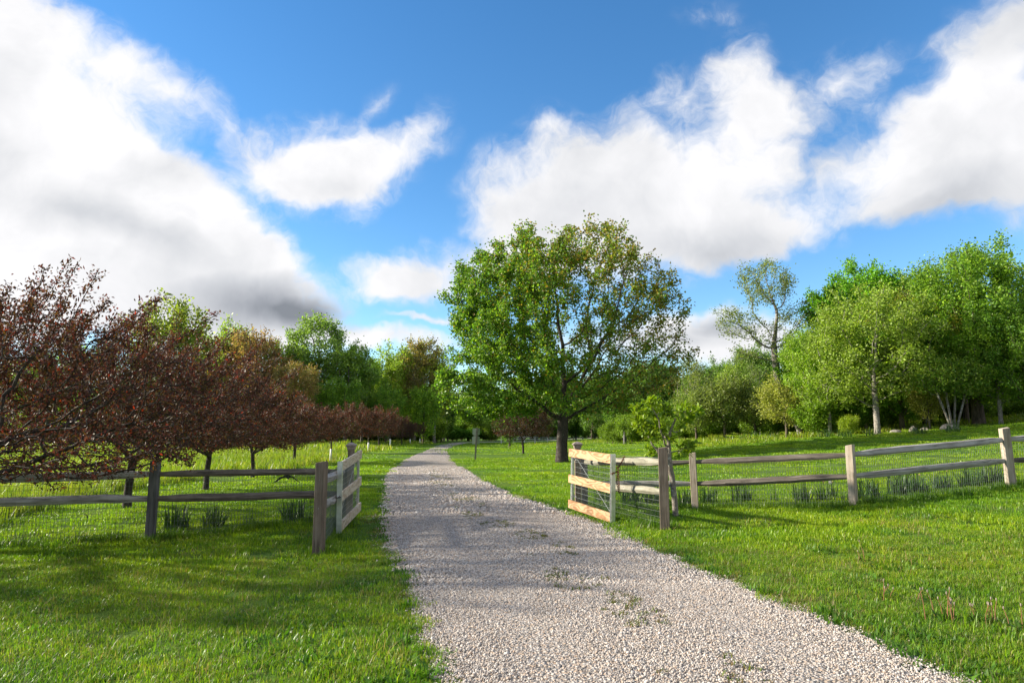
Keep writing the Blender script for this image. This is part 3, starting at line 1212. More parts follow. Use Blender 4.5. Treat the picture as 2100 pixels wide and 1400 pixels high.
def rail_obj(parent, p, q, m, seed, hgt=0.125, wid=0.095, over=0.07, sag=0.0, base=Vector((0, 0, 0))):
    """Hand-split rail with hewn, tapered ends running from post to post."""
    r = np.random.default_rng(seed)
    p, q = Vector(p), Vector(q)
    d = q - p
    L = d.length
    d = d.normalized()
    s = Vector((0, 0, 1)).cross(d).normalized()
    u = d.cross(s)
    k = 7
    ang = np.array([0.15, 0.75, 1.45, 2.3, 3.3, 4.2, 5.2]) + r.normal(0, 0.10, k)
    radm = 1 + r.normal(0, 0.08, k)
    n = 17
    rings = []
    wav = np.cumsum(r.normal(0, 0.004, n))
    wav -= np.linspace(wav[0], wav[-1], n)
    wav2 = np.cumsum(r.normal(0, 0.003, n))
    wav2 -= np.linspace(wav2[0], wav2[-1], n)
    for i in range(n):
        t = i / (n - 1)
        x = -over + (L + 2 * over) * t
        e = min(x + over, L + over - x)
        tap = min(1.0, 0.52 + e / 0.55 * 0.48)
        tw = min(1.0, 0.36 + e / 0.75 * 0.64)
        jj = 1 + r.normal(0, 0.022, k)
        rings.append([(x, float(np.cos(ang[j]) * wid / 2 * tw * radm[j] * jj[j] + wav2[i]), float(np.sin(ang[j]) * hgt / 2 * tap * radm[j] * jj[j] + wav[i] - sag * 4 * t * (1 - t))) for j in range(k)])
    me = MB().rings(rings).mesh('rail')
    o = link('rail', me, parent, m)
    M = Matrix((d, s, u)).transposed().to_4x4()
    M.translation = p - base
    o.matrix_local = M
    return o


def wire_panel(mb, p, q, h, r, dx=0.05, dz=0.085, z0=0.02):
    p, q = Vector(p), Vector(q)
    L = (q - p).xy.length
    nx_ = int(L / dx)
    for i in range(nx_ + 1):
        c = p.lerp(q, i / nx_)
        c = Vector((c.x, c.y, 0))
        g = zg(c.x, c.y)
        mb.bar((c.x, c.y, g + z0), (c.x, c.y, g + h), r, 3)
    nz = int(h / dz)
    for jz in range(nz + 1):
        pts = []
        for i in range(7):
            c = p.lerp(q, i / 6)
            pts.append((c.x, c.y, zg(c.x, c.y) + z0 + (h - z0) * jz / nz))
        mb.tube(pts, r, 3)


def fence(name, label, group, posts, spans, loc, wires):
    """posts: (x, y, top z, width, depth, turn, material, slot heights, lean); spans: (a, b, z at a, z at b, material)."""
    f = empty(name, loc, label, 'fence', group)
    base = Vector(loc)
    for i, (x, y, zt, w, d, turn, m, slots, lean) in enumerate(posts):
        g = zg(x, y)
        me = post_mesh('post', w, d, zt - g, [(s - g - 0.075, s - g + 0.12) for s in slots], i + len(label), slot_w=0.055)
        o = link('post', me, f, m, (x - base.x, y - base.y, g - base.z), (lean[0], lean[1], turn))
    for i, (a, b, za, zb, m, sc) in enumerate(spans):
        rail_obj(f, Vector((*posts[a][:2], za)) if isinstance(a, int) else Vector((*a, za)), Vector((*posts[b][:2], zb)) if isinstance(b, int) else Vector((*b, zb)), m, i * 7 + len(label), 0.13 * sc, 0.10 * sc, base=base)
    mb = MB()
    for (p, q, h, r_) in wires:
        wire_panel(mb, (p[0], p[1], 0), (q[0], q[1], 0), h, r_)
    o = link('wire_mesh', mb.mesh('wire_mesh'), f, M_dwire, (-base.x, -base.y, -base.z))
    tag(o, kind='stuff')
    return f


def zpix(px, py, Y):
    return at(px, py, Y).z


# right-hand fence ------------------------------------------------
yR0, yR1, yR2, yR3, yR4 = 11.3, 14.25, 13.0, 13.9, 14.3
pc_ = at(1364, 1088, yR0)
p0_ = at(1199, 1030, 14.7)
p1_ = at(1426, 1042, yR1)
p2_ = at(1751, 1040, yR2)
p3_ = at(2074, 1000, yR3)
ptsR = [(pc_.x, yR0), (p0_.x, 14.7), (p1_.x, yR1), (p2_.x, yR2), (p3_.x, yR3), (p3_.x + 3.1, yR4)]


def turn_of(a, b):
    return math.atan2(b[1] - a[1], b[0] - a[0])


tR = [turn_of(ptsR[1], ptsR[0]) + 0.35, turn_of(ptsR[1], ptsR[2]), turn_of(ptsR[1], ptsR[2]), turn_of(ptsR[2], ptsR[3]) + 0.1, turn_of(ptsR[3], ptsR[4]), 0.1]
zc = zpix(1364, 917, yR0)
topR = [zc, zpix(1200, 940, 14.7), zpix(1424, 928, yR1), zpix(1748, 912, yR2), zpix(2064, 877, yR3), zpix(2064, 877, yR3) + 0.15]
railR = {1: (zpix(1200, 947, 14.7), zpix(1200, 992, 14.7)), 2: (zpix(1420, 947, yR1), zpix(1420, 991, yR1)),
         3: (zpix(1748, 933, yR2), zpix(1748, 976, yR2)), 4: (zpix(2064, 901, yR3), zpix(2068, 944, yR3))}
railR[5] = (railR[4][0] + 0.12, railR[4][1] + 0.10)
flR = (zpix(1357, 947, yR0), zpix(1357, 1008, yR0))
fence('split_rail_fence', 'weathered split rail fence with wire mesh climbing the lawn right of the drive', None,
      [(*ptsR[0], topR[0], 0.15, 0.15, -0.22, W_SAWN, [], (0, 0)),
       (*ptsR[1], topR[1], 0.13, 0.12, tR[1], W_DARK, railR[1], (0, 0)),
       (*ptsR[2], topR[2], 0.13, 0.11, tR[2] - 0.15, W_PALE, railR[2], (0.0, -0.02)),
       (*ptsR[3], topR[3], 0.13, 0.13, tR[3] - 0.45, W_PALE, railR[3], (0, 0.0)),
       (*ptsR[4], topR[4], 0.15, 0.14, tR[4] - 0.35, W_PALE, railR[4], (0.02, -0.035)),
       (*ptsR[5], topR[5], 0.14, 0.13, 0.0, W_PALE, railR[5], (0, 0))],
      [(1, 0, railR[1][0], flR[0], R_MOSS, 1.15), (1, 0, railR[1][1], flR[1], R_MOSS, 1.1),
       (1, 2, railR[1][0], railR[2][0], R_BROWN, 0.95), (1, 2, railR[1][1], railR[2][1], R_PALE, 0.95),
       (2, 3, railR[2][0], railR[3][0], R_BROWN, 1.1), (2, 3, railR[2][1], railR[3][1], R_BROWN, 1.0),
       (3, 4, railR[3][0], railR[4][0], R_PALE, 1.12), (3, 4, railR[3][1], railR[4][1], R_PALE, 1.05),
       (4, 5, railR[4][0], railR[5][0], R_PALE, 1.1), (4, 5, railR[4][1], railR[5][1], R_BROWN, 1.1)],
      (ptsR[2][0], ptsR[2][1], zg(*ptsR[2])),
      [(ptsR[0], ptsR[1], 1.15, 0.0024), (ptsR[1], ptsR[2], 0.95, 0.0027), (ptsR[2], ptsR[3], 0.95, 0.0027), (ptsR[3], ptsR[4], 0.95, 0.0027), (ptsR[4], ptsR[5], 0.95, 0.0027)])

# left-hand fence -------------------------------------------------
yL0, yL1, yL2 = 10.2, 11.55, 13.3
q0_ = at(653, 1137, yL0)
q1_ = at(307, 1107, yL1)
q2_ = at(704, 1040, yL2)
dxy = Vector((q1_.x - q2_.x, yL1 - yL2)).normalized()
ptsL = [(q0_.x, yL0), (q2_.x, yL2), (q1_.x, yL1), (q1_.x + dxy.x * 3.3, yL1 + dxy.y * 3.3 * 0.55)]
topL = [zpix(654, 947, yL0), zpix(705, 953, yL2), zpix(316, 943, yL1), zpix(316, 943, yL1) + 0.02]
railL = {1: (zpix(704, 966, yL2), zpix(704, 1012, yL2)), 2: (zpix(310, 972, yL1), zpix(310, 1022, yL1))}
railL[3] = (railL[2][0] - 0.02, railL[2][1] + 0.02)
flL = (zpix(664, 982, yL0), zpix(664, 1041, yL0))
fence('split_rail_fence', 'grey split rail fence with wire mesh left of the drive under the purple trees', None,
      [(*ptsL[0], topL[0], 0.14, 0.14, -0.18, W_SAWN, [], (0, 0)),
       (*ptsL[1], topL[1], 0.12, 0.12, turn_of(ptsL[2], ptsL[1]), W_DARK, railL[1], (0, 0)),
       (*ptsL[2], topL[2], 0.13, 0.13, turn_of(ptsL[2], ptsL[1]) - 0.5, W_DARK, railL[2], (0, 0.01)),
       (*ptsL[3], topL[3], 0.13, 0.13, 0.3, W_DARK, railL[3], (0, 0))],
      [(1, 0, railL[1][0], flL[0], R_PALE, 1.05), (1, 0, railL[1][1], flL[1], R_PALE, 1.1),
       (2, 1, railL[2][0], railL[1][0], R_BROWN, 0.95), (2, 1, railL[2][1], railL[1][1], R_BROWN, 1.0),
       (3, 2, railL[3][0], railL[2][0], R_PALE, 1.05), (3, 2, railL[3][1], railL[2][1], R_PALE, 1.0)],
      (ptsL[2][0], ptsL[2][1], zg(*ptsL[2])),
      [(ptsL[0], ptsL[1], 1.1, 0.0024), (ptsL[1], ptsL[2], 0.95, 0.0027), (ptsL[2], ptsL[3], 0.95, 0.0027)])

STRIPS = [(ptsR[0], ptsR[1]), (ptsR[1], ptsR[2]), (ptsR[2], ptsR[3]), (ptsR[3], ptsR[4]), (ptsR[4], ptsR[5]), (ptsL[0], ptsL[1]), (ptsL[1], ptsL[2]), (ptsL[2], ptsL[3])]
lay('uncut_grass', 8.5, 15.5, 20.0, [blades('tuft', 70, 0.16, 0.14, 0.010, 140 + s, 0.55, [(0.07, 0.145, 0.012), (0.10, 0.185, 0.014), (0.06, 0.125, 0.012)]) for s in range(4)], 0, seed=15, keep=fence_strip)

# ------------------------------------------------------------------ gate posts with moulded caps
M_cap, n, out = mat('cap_wood')
g = n.noise(n.new('ShaderNodeTexCoord').outputs['Object'], 30, 4, 0.6)
principled(n, out, n.ramp(g, [(0.3, (0.16, 0.12, 0.10)), (0.7, (0.30, 0.25, 0.22))]), 0.5, 0.5)


def gate_post(px, Y, ztop, label):
    x = at(px, 1000, Y).x
    g_ = zg(x, Y)
    t = empty('gate_post', (x, Y, g_), label, 'gate post', 'capped gate posts', 0.08)
    h = ztop - g_
    k = 0.056
    post = MB().rings([[(sx * k, sy * k, z) for sx, sy in ((-1, -1), (1, -1), (1, 1), (-1, 1))] for z in (-0.3, h - 0.10)])
    link('post', post.mesh('post'), t, W_SAWN)
    prof = [(0.062, h - 0.14), (0.066, h - 0.125), (0.07, h - 0.12), (0.074, h - 0.085), (0.095, h - 0.066), (0.097, h - 0.045), (0.082, h - 0.038), (0.05, h - 0.012), (0.012, h), (0.004, h + 0.001)]
    cap = MB().rings([[(sx * a, sy * a, z) for sx, sy in ((-1, -1), (1, -1), (1, 1), (-1, 1))] for a, z in prof])
    link('cap', cap.mesh('cap'), t, M_cap)
    return t


gate_post(1185, 14.2, zpix(1185, 905, 14.2), 'capped brown gate post behind the right-hand gate of fresh pine')
gate_post(718, 13.2, zpix(718, 907, 13.2), 'capped brown gate post behind the greyer left-hand gate')

# ------------------------------------------------------------------ gates
def pine(name, a, b, c):
    m, n, out = mat(name)
    tc = n.new('ShaderNodeTexCoord').outputs['Object']
    rnd = n.new('ShaderNodeObjectInfo').outputs['Random']
    off = n.new('ShaderNodeCombineXYZ')
    n.put(off.inputs[0], n.math('MULTIPLY', rnd, 57.0))
    n.put(off.inputs[2], n.math('MULTIPLY', rnd, 3.0))
    v = n.vmath('ADD', tc, off.outputs[0])
    mp = n.new('ShaderNodeMapping')
    mp.inputs['Scale'].default_value = (1.1, 1, 4.5)
    n.put(mp.inputs[0], v)
    warp_ = n.noise(mp.outputs[0], 1.15, 2, 0.45)
    bands = n.math('FRACT', n.math('MULTIPLY', warp_, 9.0))
    ring = n.smooth(n.math('ABSOLUTE', n.math('SUBTRACT', bands, 0.5)), 0.0, 0.5, 0.0, 1.0)
    fib = n.new('ShaderNodeMapping')
    fib.inputs['Scale'].default_value = (3, 60, 60)
    n.put(fib.inputs[0], v)
    fibre = n.noise(fib.outputs[0], 2.0, 4, 0.6)
    col = n.ramp(ring, [(0.0, a), (0.45, b), (1.0, c)])
    col = n.mix(n.smooth(fibre, 0.3, 0.7, 0.0, 0.35), col, tuple(x * 0.72 for x in b))
    vo = n.new('ShaderNodeTexVoronoi')
    km = n.new('ShaderNodeMapping')
    km.inputs['Scale'].default_value = (2.6, 1.0, 6.0)
    n.put(km.inputs[0], v)
    n.put(vo.inputs['Vector'], km.outputs[0])
    vo.inputs['Scale'].default_value = 1.0
    col = n.mix(n.smooth(vo.outputs['Distance'], 0.05, 0.10, 1.0, 0.0), col, (0.10, 0.05, 0.025))
    principled(n, out, col, 0.6, 0.3, bump=fibre, bstr=0.2, bdist=0.004)
    return m


M_pine = pine('fresh_pine', (0.28, 0.135, 0.06), (0.43, 0.26, 0.135), (0.50, 0.33, 0.19))
M_pine2 = pine('grey_pine', (0.36, 0.27, 0.19), (0.47, 0.40, 0.31), (0.56, 0.49, 0.40))  # greyer, paler tones for the left-hand boards
M_galv, n, out = mat('galvanised_steel')
gn = n.noise(n.new('ShaderNodeTexCoord').outputs['Object'], 14, 4, 0.6)
principled(n, out, n.ramp(gn, [(0.3, (0.55, 0.57, 0.57)), (0.7, (0.70, 0.72, 0.71))]), n.smooth(gn, 0.3, 0.7, 0.32, 0.48), 0.5, metal=0.85)
M_screw, n, out = mat('screw_steel')
principled(n, out, (0.45, 0.45, 0.44), 0.35, 0.5, metal=0.9)


def gate(nb, nt, fb, ft, label, m_board, side, wires=True):
    """nb, nt, fb, ft: near bottom / near top / far bottom / far top corners; the boards lie on the side the vector `side` points to."""
    nb, nt, fb, ft = map(Vector, (nb, nt, fb, ft))
    base = Vector((nb.x, nb.y, zg(nb.x, nb.y)))
    t = empty('field_gate', base, label, 'gate', 'open board gates')
    d = (fb - nb)
    L = d.length
    X = d.normalized()
    Zup = Vector((0, 0, 1))
    Zl = (Zup - X * Zup.dot(X)).normalized()
    Yv = Zl.cross(X).normalized()
    sg = 1.0 if Yv.dot(Vector(side)) > 0 else -1.0
    M = Matrix((X, Yv, Zl)).transposed().to_4x4()
    M.translation = nb - base
    # side: local +y*sg is the boarded face
    H = (nt - nb).length
    H2 = (ft - fb).length

    def height(x, f):
        return (H * (1 - x / L) + H2 * x / L) * f
    for k, (f0, f1) in enumerate(((0.0, 0.135), (0.425, 0.56), (0.865, 1.0))):
        x0, x1 = 0.045, L + 0.01
        y0, y1 = sg * 0.024, sg * 0.060
        c0, c1 = (f0 + f1) / 2, (f1 - f0) / 2
        xm = (x0 + x1) / 2
        zc_ = height(xm, c0)
        rings_ = []
        for x in (x0, x1):
            a, b = height(x, f0) - zc_, height(x, f1) - zc_
            yA, yB = min(y0, y1), max(y0, y1)
            rings_.append([(x - xm, yA, a), (x - xm, yB, a), (x - xm, yB, b), (x - xm, yA, b)])
        o = link('board', MB().rings(rings_).mesh('board'), t, m_board)
        o.matrix_local = M @ Matrix.Translation((xm, 0, zc_))
        for x in (0.11, 0.16, L - 0.06, L - 0.12):
            for ff in (0.3, 0.7):
                if (x in (0.16, L - 0.12)) == (ff == 0.3):
                    continue
                z = height(x, f0 + (f1 - f0) * ff)
                s_ = MB().bar((0, 0, 0), (0, sg * 0.004, 0), 0.009, 7)
                so = link('screw', s_.mesh('screw'), o, M_screw)
                so.matrix_local = Matrix.Translation((x - xm, y1, z - zc_))
    # steel frame: channels at both ends, rails top and bottom behind the boards

    def channel(name, x0, x1, y0, y1, z0, z1):
        mb = MB()
        w_ = 0.004
        mb.box((x0, y0, z0), (x1, y0 + w_, z1))
        mb.box((x0, y0 + w_ + 0.0005, z0), (x0 + w_, y1, z1))
        mb.box((x1 - w_, y0 + w_ + 0.0005, z0), (x1, y1, z1))
        oo = link(name, mb.mesh(name), t, M_galv)
        oo.matrix_local = M
    lo, hi = (-0.022, 0.020)
    channel('end_channel', -0.012, 0.040, min(sg * 0.062, -sg * 0.02), max(sg * 0.062, -sg * 0.02), -0.02, H + 0.004)
    channel('hinge_channel', L - 0.07, L - 0.012, lo, hi, 0.01, H2 - 0.005)
    for f in (0.2, 0.82):
        zc_ = height(L, f)
        hb = MB().box((L - 0.16, -sg * 0.030 - 0.004, zc_ - 0.02), (L - 0.02, -sg * 0.030 + 0.003, zc_ + 0.02))
        hb.bar((L - 0.01, -sg * 0.030, zc_ - 0.05), (L - 0.01, -sg * 0.030, zc_ + 0.05), 0.011, 8)
        hb.box((L - 0.008, -sg * 0.034 - 0.003, zc_ - 0.018), (L + 0.05, -sg * 0.034 + 0.003, zc_ + 0.018))
        ho = link('hinge', hb.mesh('hinge'), t, M_screw)
        ho.matrix_local = M
    for f in (0.06, 0.94):
        mb = MB()
        mb.rings([[(x, y, height(x, f) + z) for y, z in ((-0.016, -0.016), (0.016, -0.016), (0.016, 0.016), (-0.016, 0.016))] for x in (0.042, L - 0.072)])
        oo = link('frame_rail', mb.mesh('frame_rail'), t, M_galv)
        oo.matrix_local = M
    mb = MB().bar((L - 0.08, -sg * 0.020, height(L, 0.90)), (0.045, -sg * 0.020, height(0, 0.07)), 0.0045, 6)
    oo = link('brace_rod', mb.mesh('brace_rod'), t, M_wire)
    oo.matrix_local = M
    mb = MB()
    nn = int(L / 0.05)
    for i in range(1, nn):
        x = L * i / nn
        mb.bar((x, 0, height(x, 0.03)), (x, 0, height(x, 0.95)), 0.0019, 3)
    for f in np.linspace(0.03, 0.95, 12):
        mb.bar((0.03, 0.003, height(0, f)), (L - 0.03, 0.003, height(L, f)), 0.0024, 3)
    oo = link('wire_mesh', mb.mesh('wire_mesh'), t, M_wire)
    oo.matrix_local = M
    tag(oo, kind='stuff')
    return t, M, base


yGn, yGf = 12.35, 13.95
gR = gate(at(1259, 1071, yGn), at(1259, 931, yGn), at(1171, 1040, yGf), at(1171, 919, yGf),
          'open gate of three fresh knotty pine boards right of the drive', M_pine, (-1, -0.4, 0))
yHn, yHf = 11.75, 13.7
gL = gate(at(692, 1090, yHn), at(692, 946, yHn), at(734, 1046, yHf), at(734, 922, yHf),
          'open gate of three greyish boards left of the drive', M_pine2, (1, -0.1, 0))

# ------------------------------------------------------------------ chains
M_rust, n, out = mat('rusty_iron')
gn = n.noise(n.new('ShaderNodeTexCoord').outputs['Object'], 60, 4, 0.7)
principled(n, out, n.ramp(gn, [(0.35, (0.07, 0.028, 0.015)), (0.65, (0.20, 0.085, 0.045))]), 0.85, 0.3, metal=0.3)


def chain(label, strands, loc, m, ll=0.05, r=0.0052):
    base = Vector(loc)
    mb = MB()
    flip = 0
    for pts in strands:
        pts = [Vector(p) for p in pts]
        seg = [(pts[i + 1] - pts[i]).length for i in range(len(pts) - 1)]
        tot = sum(seg)
        m_ = max(2, int(tot / (ll * 0.72)))
        for i in range(m_):
            s = (i + 0.5) / m_ * tot
            k = 0
            while k < len(seg) - 1 and s > seg[k]:
                s -= seg[k]
                k += 1
            d = (pts[k + 1] - pts[k]).normalized()
            c = pts[k] + d * s
            u = d.cross(Vector((0.3, 1, 0.2))).normalized()
            w = d.cross(u).normalized()
            flip += 1
            side = (u * 0.8 + w * 0.6) if flip % 2 else (w * 0.8 - u * 0.6)
            mb.torus(c - base, d, side.normalized(), ll * 0.5, ll * 0.30, r)
    o = link('chain', mb.mesh('chain', True), None, m, base)
    return tag(o, label, 'chain')


cA = at(1281, 935, 12.72)
cB = at(1268, 958, 12.40)
cC = at(1264, 958, 12.33)
f1 = at(1267, 966, 12.34)
f2 = at(1253, 972, 12.23)
chain('rusty chain hanging round the steel end of the fresh pine gate',
      [[cA, at(1275, 947, 12.6), cB], [cB, cC], [cB, at(1269, 985, 12.38), at(1270, 1004, 12.37)], [f1, at(1264.5, 988, 12.34), at(1268, 1002, 12.36), at(1270, 1010, 12.37)], [f2, f1]], cB, M_rust)
M_dk, n, out = mat('dark_iron')
principled(n, out, (0.05, 0.05, 0.055), 0.5, 0.5, metal=0.6)
chain('short dark chain looped round the steel end of the greyish gate',
      [[at(690, 1014, 11.8), at(693, 1020, 11.68), at(697, 1019, 11.68), at(698, 1012, 11.78)]], at(694, 1017, 11.7), M_dk, 0.045, 0.005)

# ------------------------------------------------------------------ road sign seen from behind
sg_ = ground(974.5, 943)
ys_ = sg_.y
t = empty('road_sign', sg_, 'wooden sign post with two plates seen from behind beside the drive', 'sign')
hS = zpix(978, 876, ys_) - sg_.z
W_SIGN = wood_mat('sign_post_wood', (0.10, 0.085, 0.07), (0.19, 0.165, 0.14), (0.29, 0.26, 0.23), 2)
lean = (at(978.5, 876, ys_).x - sg_.x)
mb = MB().rings([[(sx * 0.05 + lean * z / hS, sy * 0.05, z) for sx, sy in ((-1, -1), (1, -1), (1, 1), (-1, 1))] for z in (-0.3, hS * 0.4, hS)])
link('post', mb.mesh('post'), t, W_SIGN)
M_plate, n, out = mat('sign_back')
principled(n, out, (0.30, 0.345, 0.28), 0.5, 0.4, metal=0.2)


def plate(zlo, zhi, cx, w, chop_top):
    c = 0.07
    h = zhi - zlo
    if chop_top:
        ol = [(-w / 2, 0), (w / 2, 0), (w / 2, h - c), (w / 2 - c * 1.6, h), (-w / 2 + c * 1.6, h), (-w / 2, h - c)]
    else:
        ol = [(-w / 2 + c * 1.6, 0), (w / 2 - c * 1.6, 0), (w / 2, c), (w / 2, h), (-w / 2, h), (-w / 2, c)]
    return MB().rings([[(cx + x, y, zlo + z) for x, z in ol] for y in (0.056, 0.062)])


zz_ = [zpix(975, p, ys_) - sg_.z for p in (878, 892.5, 893.5, 910)]
link('plate', plate(zz_[1], zz_[0], lean * 0.9 - 0.05, 0.45, False).mesh('plate'), t, M_plate)
link('plate', plate(zz_[3], zz_[2], lean * 0.7 - 0.05, 0.47, True).mesh('plate'), t, M_plate)

# lone post in the rough grass, and the far fence
def far_post(px, pyb, pyt, label):
    g_ = ground(px, pyb)
    h_ = zpix(px, pyt, g_.y) - g_.z
    mb_ = MB().rings([[(sx * a, sy * a, z) for sx, sy in ((-1, -1), (1, -1), (1, 1), (-1, 1))] for a, z in ((0.13, -0.2), (0.125, h_ * 0.6), (0.115, h_))])
    o_ = link('wooden_post', mb_.mesh('wooden_post'), None, W_DARK, g_, (0.0, 0.02, 0.4))
    return tag(o_, label, 'post')


far_post(1281.5, 911, 876, 'lone grey wooden post standing in the rough grass past the maple')

M_ffence, n, out = mat('far_fence_wood')
principled(n, out, n.ramp(n.noise(n.new('ShaderNodeNewGeometry').outputs['Position'], 5, 3, 0.6), [(0.3, (0.30, 0.31, 0.31)), (0.7, (0.55, 0.56, 0.56))]), 0.8, 0.2)
M_fpost, n, out = mat('far_fence_post')
principled(n, out, (0.62, 0.60, 0.55), 0.8, 0.2)
Yf = 116.0
FP = [(1028, 893), (1052, 893.5), (1075, 894), (1097, 894.5), (1123, 895), (1150, 895), (1176, 895.5), (1195, 896), (1217, 897.5), (1233, 898), (1250, 899), (1266, 900)]
p_ = at(1097, 902, Yf)
t = empty('far_fence', (p_.x, Yf, zg(p_.x, Yf)), 'pale rail fence far behind the maple trunk', 'fence')
b_ = Vector(t.location)
pos_ = []
for px, py in FP:
    a_ = at(px, py, Yf)
    g_ = zg(a_.x, Yf)
    pos_.append(a_)
    mb_ = MB().box((-0.09, -0.09, -0.1), (0.09, 0.09, a_.z - g_))
    link('post', mb_.mesh('post'), t, M_fpost, Vector((a_.x, Yf, g_)) - b_)
for a_, c_ in zip(pos_[:-1], pos_[1:]):
    for dz in (0.16, 0.46):
        mb_ = MB().bar(Vector((a_.x + 0.095, Yf, a_.z - dz)) - b_, Vector((c_.x - 0.095, Yf, c_.z - dz)) - b_, 0.075, 4)
        link('rail', mb_.mesh('rail'), t, M_ffence)

# ------------------------------------------------------------------ trees
LEAF = leaf_mat('leaf', gain=1.62)
LEAF_DARK = leaf_mat('purple_leaf', trans=0.32, rough=0.5, spec=0.22, tcol=(1.6, 0.85, 0.65), gain=1.0)
B_CRAB = bark_mat('crabapple_bark', (0.026, 0.021, 0.019), (0.08, 0.066, 0.057), (0.20, 0.22, 0.18), 1.6, 0.25)
B_MAPLE = bark_mat('maple_bark', (0.02, 0.017, 0.015), (0.07, 0.06, 0.052), (0.20, 0.20, 0.175), 1.4, 0.05)
B_GREY = bark_mat('grey_bark', (0.06, 0.052, 0.045), (0.21, 0.19, 0.165), (0.36, 0.36, 0.32), 0.8, 0.5)
B_PALE = bark_mat('pale_bark', (0.11, 0.095, 0.08), (0.29, 0.265, 0.23), (0.40, 0.38, 0.34), 1.2, 0.5)
B_BROWN = bark_mat('brown_bark', (0.04, 0.032, 0.026), (0.15, 0.12, 0.095), None, 0.8)
M_guard, n, out = mat('white_trunk_guard')
principled(n, out, (0.72, 0.71, 0.68), 0.55, 0.3)


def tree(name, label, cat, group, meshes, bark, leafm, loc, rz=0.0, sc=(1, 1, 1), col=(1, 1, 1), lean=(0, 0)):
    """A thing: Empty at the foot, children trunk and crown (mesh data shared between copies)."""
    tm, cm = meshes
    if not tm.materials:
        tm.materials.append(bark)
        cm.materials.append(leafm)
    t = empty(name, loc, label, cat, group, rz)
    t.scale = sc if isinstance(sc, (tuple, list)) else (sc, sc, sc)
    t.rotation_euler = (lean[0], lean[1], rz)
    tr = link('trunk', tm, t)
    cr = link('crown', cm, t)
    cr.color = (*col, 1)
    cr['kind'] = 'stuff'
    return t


CRABC = [(0.068, 0.034, 0.030), (0.052, 0.030, 0.028), (0.080, 0.048, 0.032), (0.066, 0.050, 0.026), (0.082, 0.038, 0.030), (0.052, 0.048, 0.020), (0.10, 0.04, 0.03)]


def crab_colours(C, r):
    k = np.asarray(CRABC)[r.integers(0, len(CRABC), len(C))]
    hot = r.uniform(0, 1, len(C)) < 0.02
    k[hot] = (0.30, 0.05, 0.015)
    g = r.uniform(0, 1, len(C)) < 0.16
    k[g] = (0.09, 0.075, 0.018)
    return k


def crab(seed, nleaf, L, Wd, H=4.5, R=3.2, natt=2300, fork=1.35, r0=0.006, rt=0.13, shoots=60, spread=0.12, low=1.0, leanx=0.0, step=0.26):
    r = np.random.default_rng(seed)
    zc = (H - 0.3 + low) / 2
    att = np.concatenate([ellip(natt, (leanx * 0.5, 0, zc + 0.1), (R, R, (H - low) / 2 * 0.95), seed, 0.55),
                          ellip(natt // 5, (R * 0.45, 0, low + 0.55), (R * 0.5, R * 0.8, 0.5), seed + 1, 0.2),
                          ellip(natt // 5, (-R * 0.45, 0, low + 0.55), (R * 0.5, R * 0.8, 0.5), seed + 2, 0.2)])
    att = att[att[:, 2] > low * 0.9]
    d = np.hypot(att[:, 0], att[:, 1])
    att = att[~((d < 0.5) & (att[:, 2] < fork + 0.4))]
    trunk = [(0, 0, -0.1), (0.0, 0, 0.35), (0.02, 0.01, 0.7), (0.05, 0.0, 1.05), (0.07, 0.02, fork)]
    return tree_meshes('crabapple', att, trunk, step, 1.6, step * 1.3, rt, r0, nleaf, L, Wd, CRABC, seed, up=0.03, spread=spread, droop=0.05, upn=0.3,
                       shoots=shoots, shoot_len=0.9, shoot_w=2.6, colfun=crab_colours, jit=0.16, thin=0.02, kt=9, flare=1.35, tipmax=4)


CR_A = crab(31, 60000, 0.064, 0.026, H=4.0, R=3.6, natt=4200, shoots=120, low=0.9, fork=1.15, rt=0.105, spread=0.045, step=0.2)
CR_B = crab(32, 56000, 0.064, 0.026, H=3.85, R=3.35, natt=4000, shoots=90, low=1.15, fork=1.05, rt=0.085, spread=0.05, step=0.2)
CR_C = crab(33, 36000, 0.085, 0.035, H=3.45, R=3.2, natt=2300, shoots=70, low=1.15, fork=1.1, rt=0.085, spread=0.07)
CR_D = crab(34, 17000, 0.12, 0.05, H=3.8, R=2.7, natt=1100, shoots=45, low=1.15, fork=1.1, rt=0.085, spread=0.10)


def young_crab(seed, L=0.13):
    att = ellip(220, (0, 0, 1.95), (0.85, 0.85, 0.75), seed, 0.3)
    trunk = [(0, 0, -0.1), (0, 0, 0.5), (0.02, 0, 0.9), (0.0, 0.02, 1.25)]
    return tree_meshes('young_crabapple', att, trunk, 0.2, 1.2, 0.25, 0.04, 0.006, 1900, L, 0.055, CRABC, seed, up=0.12, spread=0.12, shoots=8, shoot_len=0.5, colfun=crab_colours, thin=0.02, kt=6, flare=1.1)


YC = [young_crab(41), young_crab(42)]

CG = 'purple-leaved trees along the left of the drive'


def put_crab(px, py, ms, label, rz, sc=1.0, guard=False, Y=None, col=(1, 1, 1)):
    if Y is None:
        g_ = ground(px, py)
    else:
        x = px
        g_ = Vector((x, Y, zg(x, Y)))
    t = tree('crabapple_tree' if not guard else 'young_crabapple_tree', label, 'tree', CG, ms, B_CRAB, LEAF_DARK, g_, rz, sc, col)
    if guard:
        mb = MB().tube([(0, 0, -0.05), (0.0, 0, 0.35), (0.01, 0, 0.72)], 0.062, 8)
        link('trunk_guard', mb.mesh('trunk_guard', True), t, M_guard)
    return t


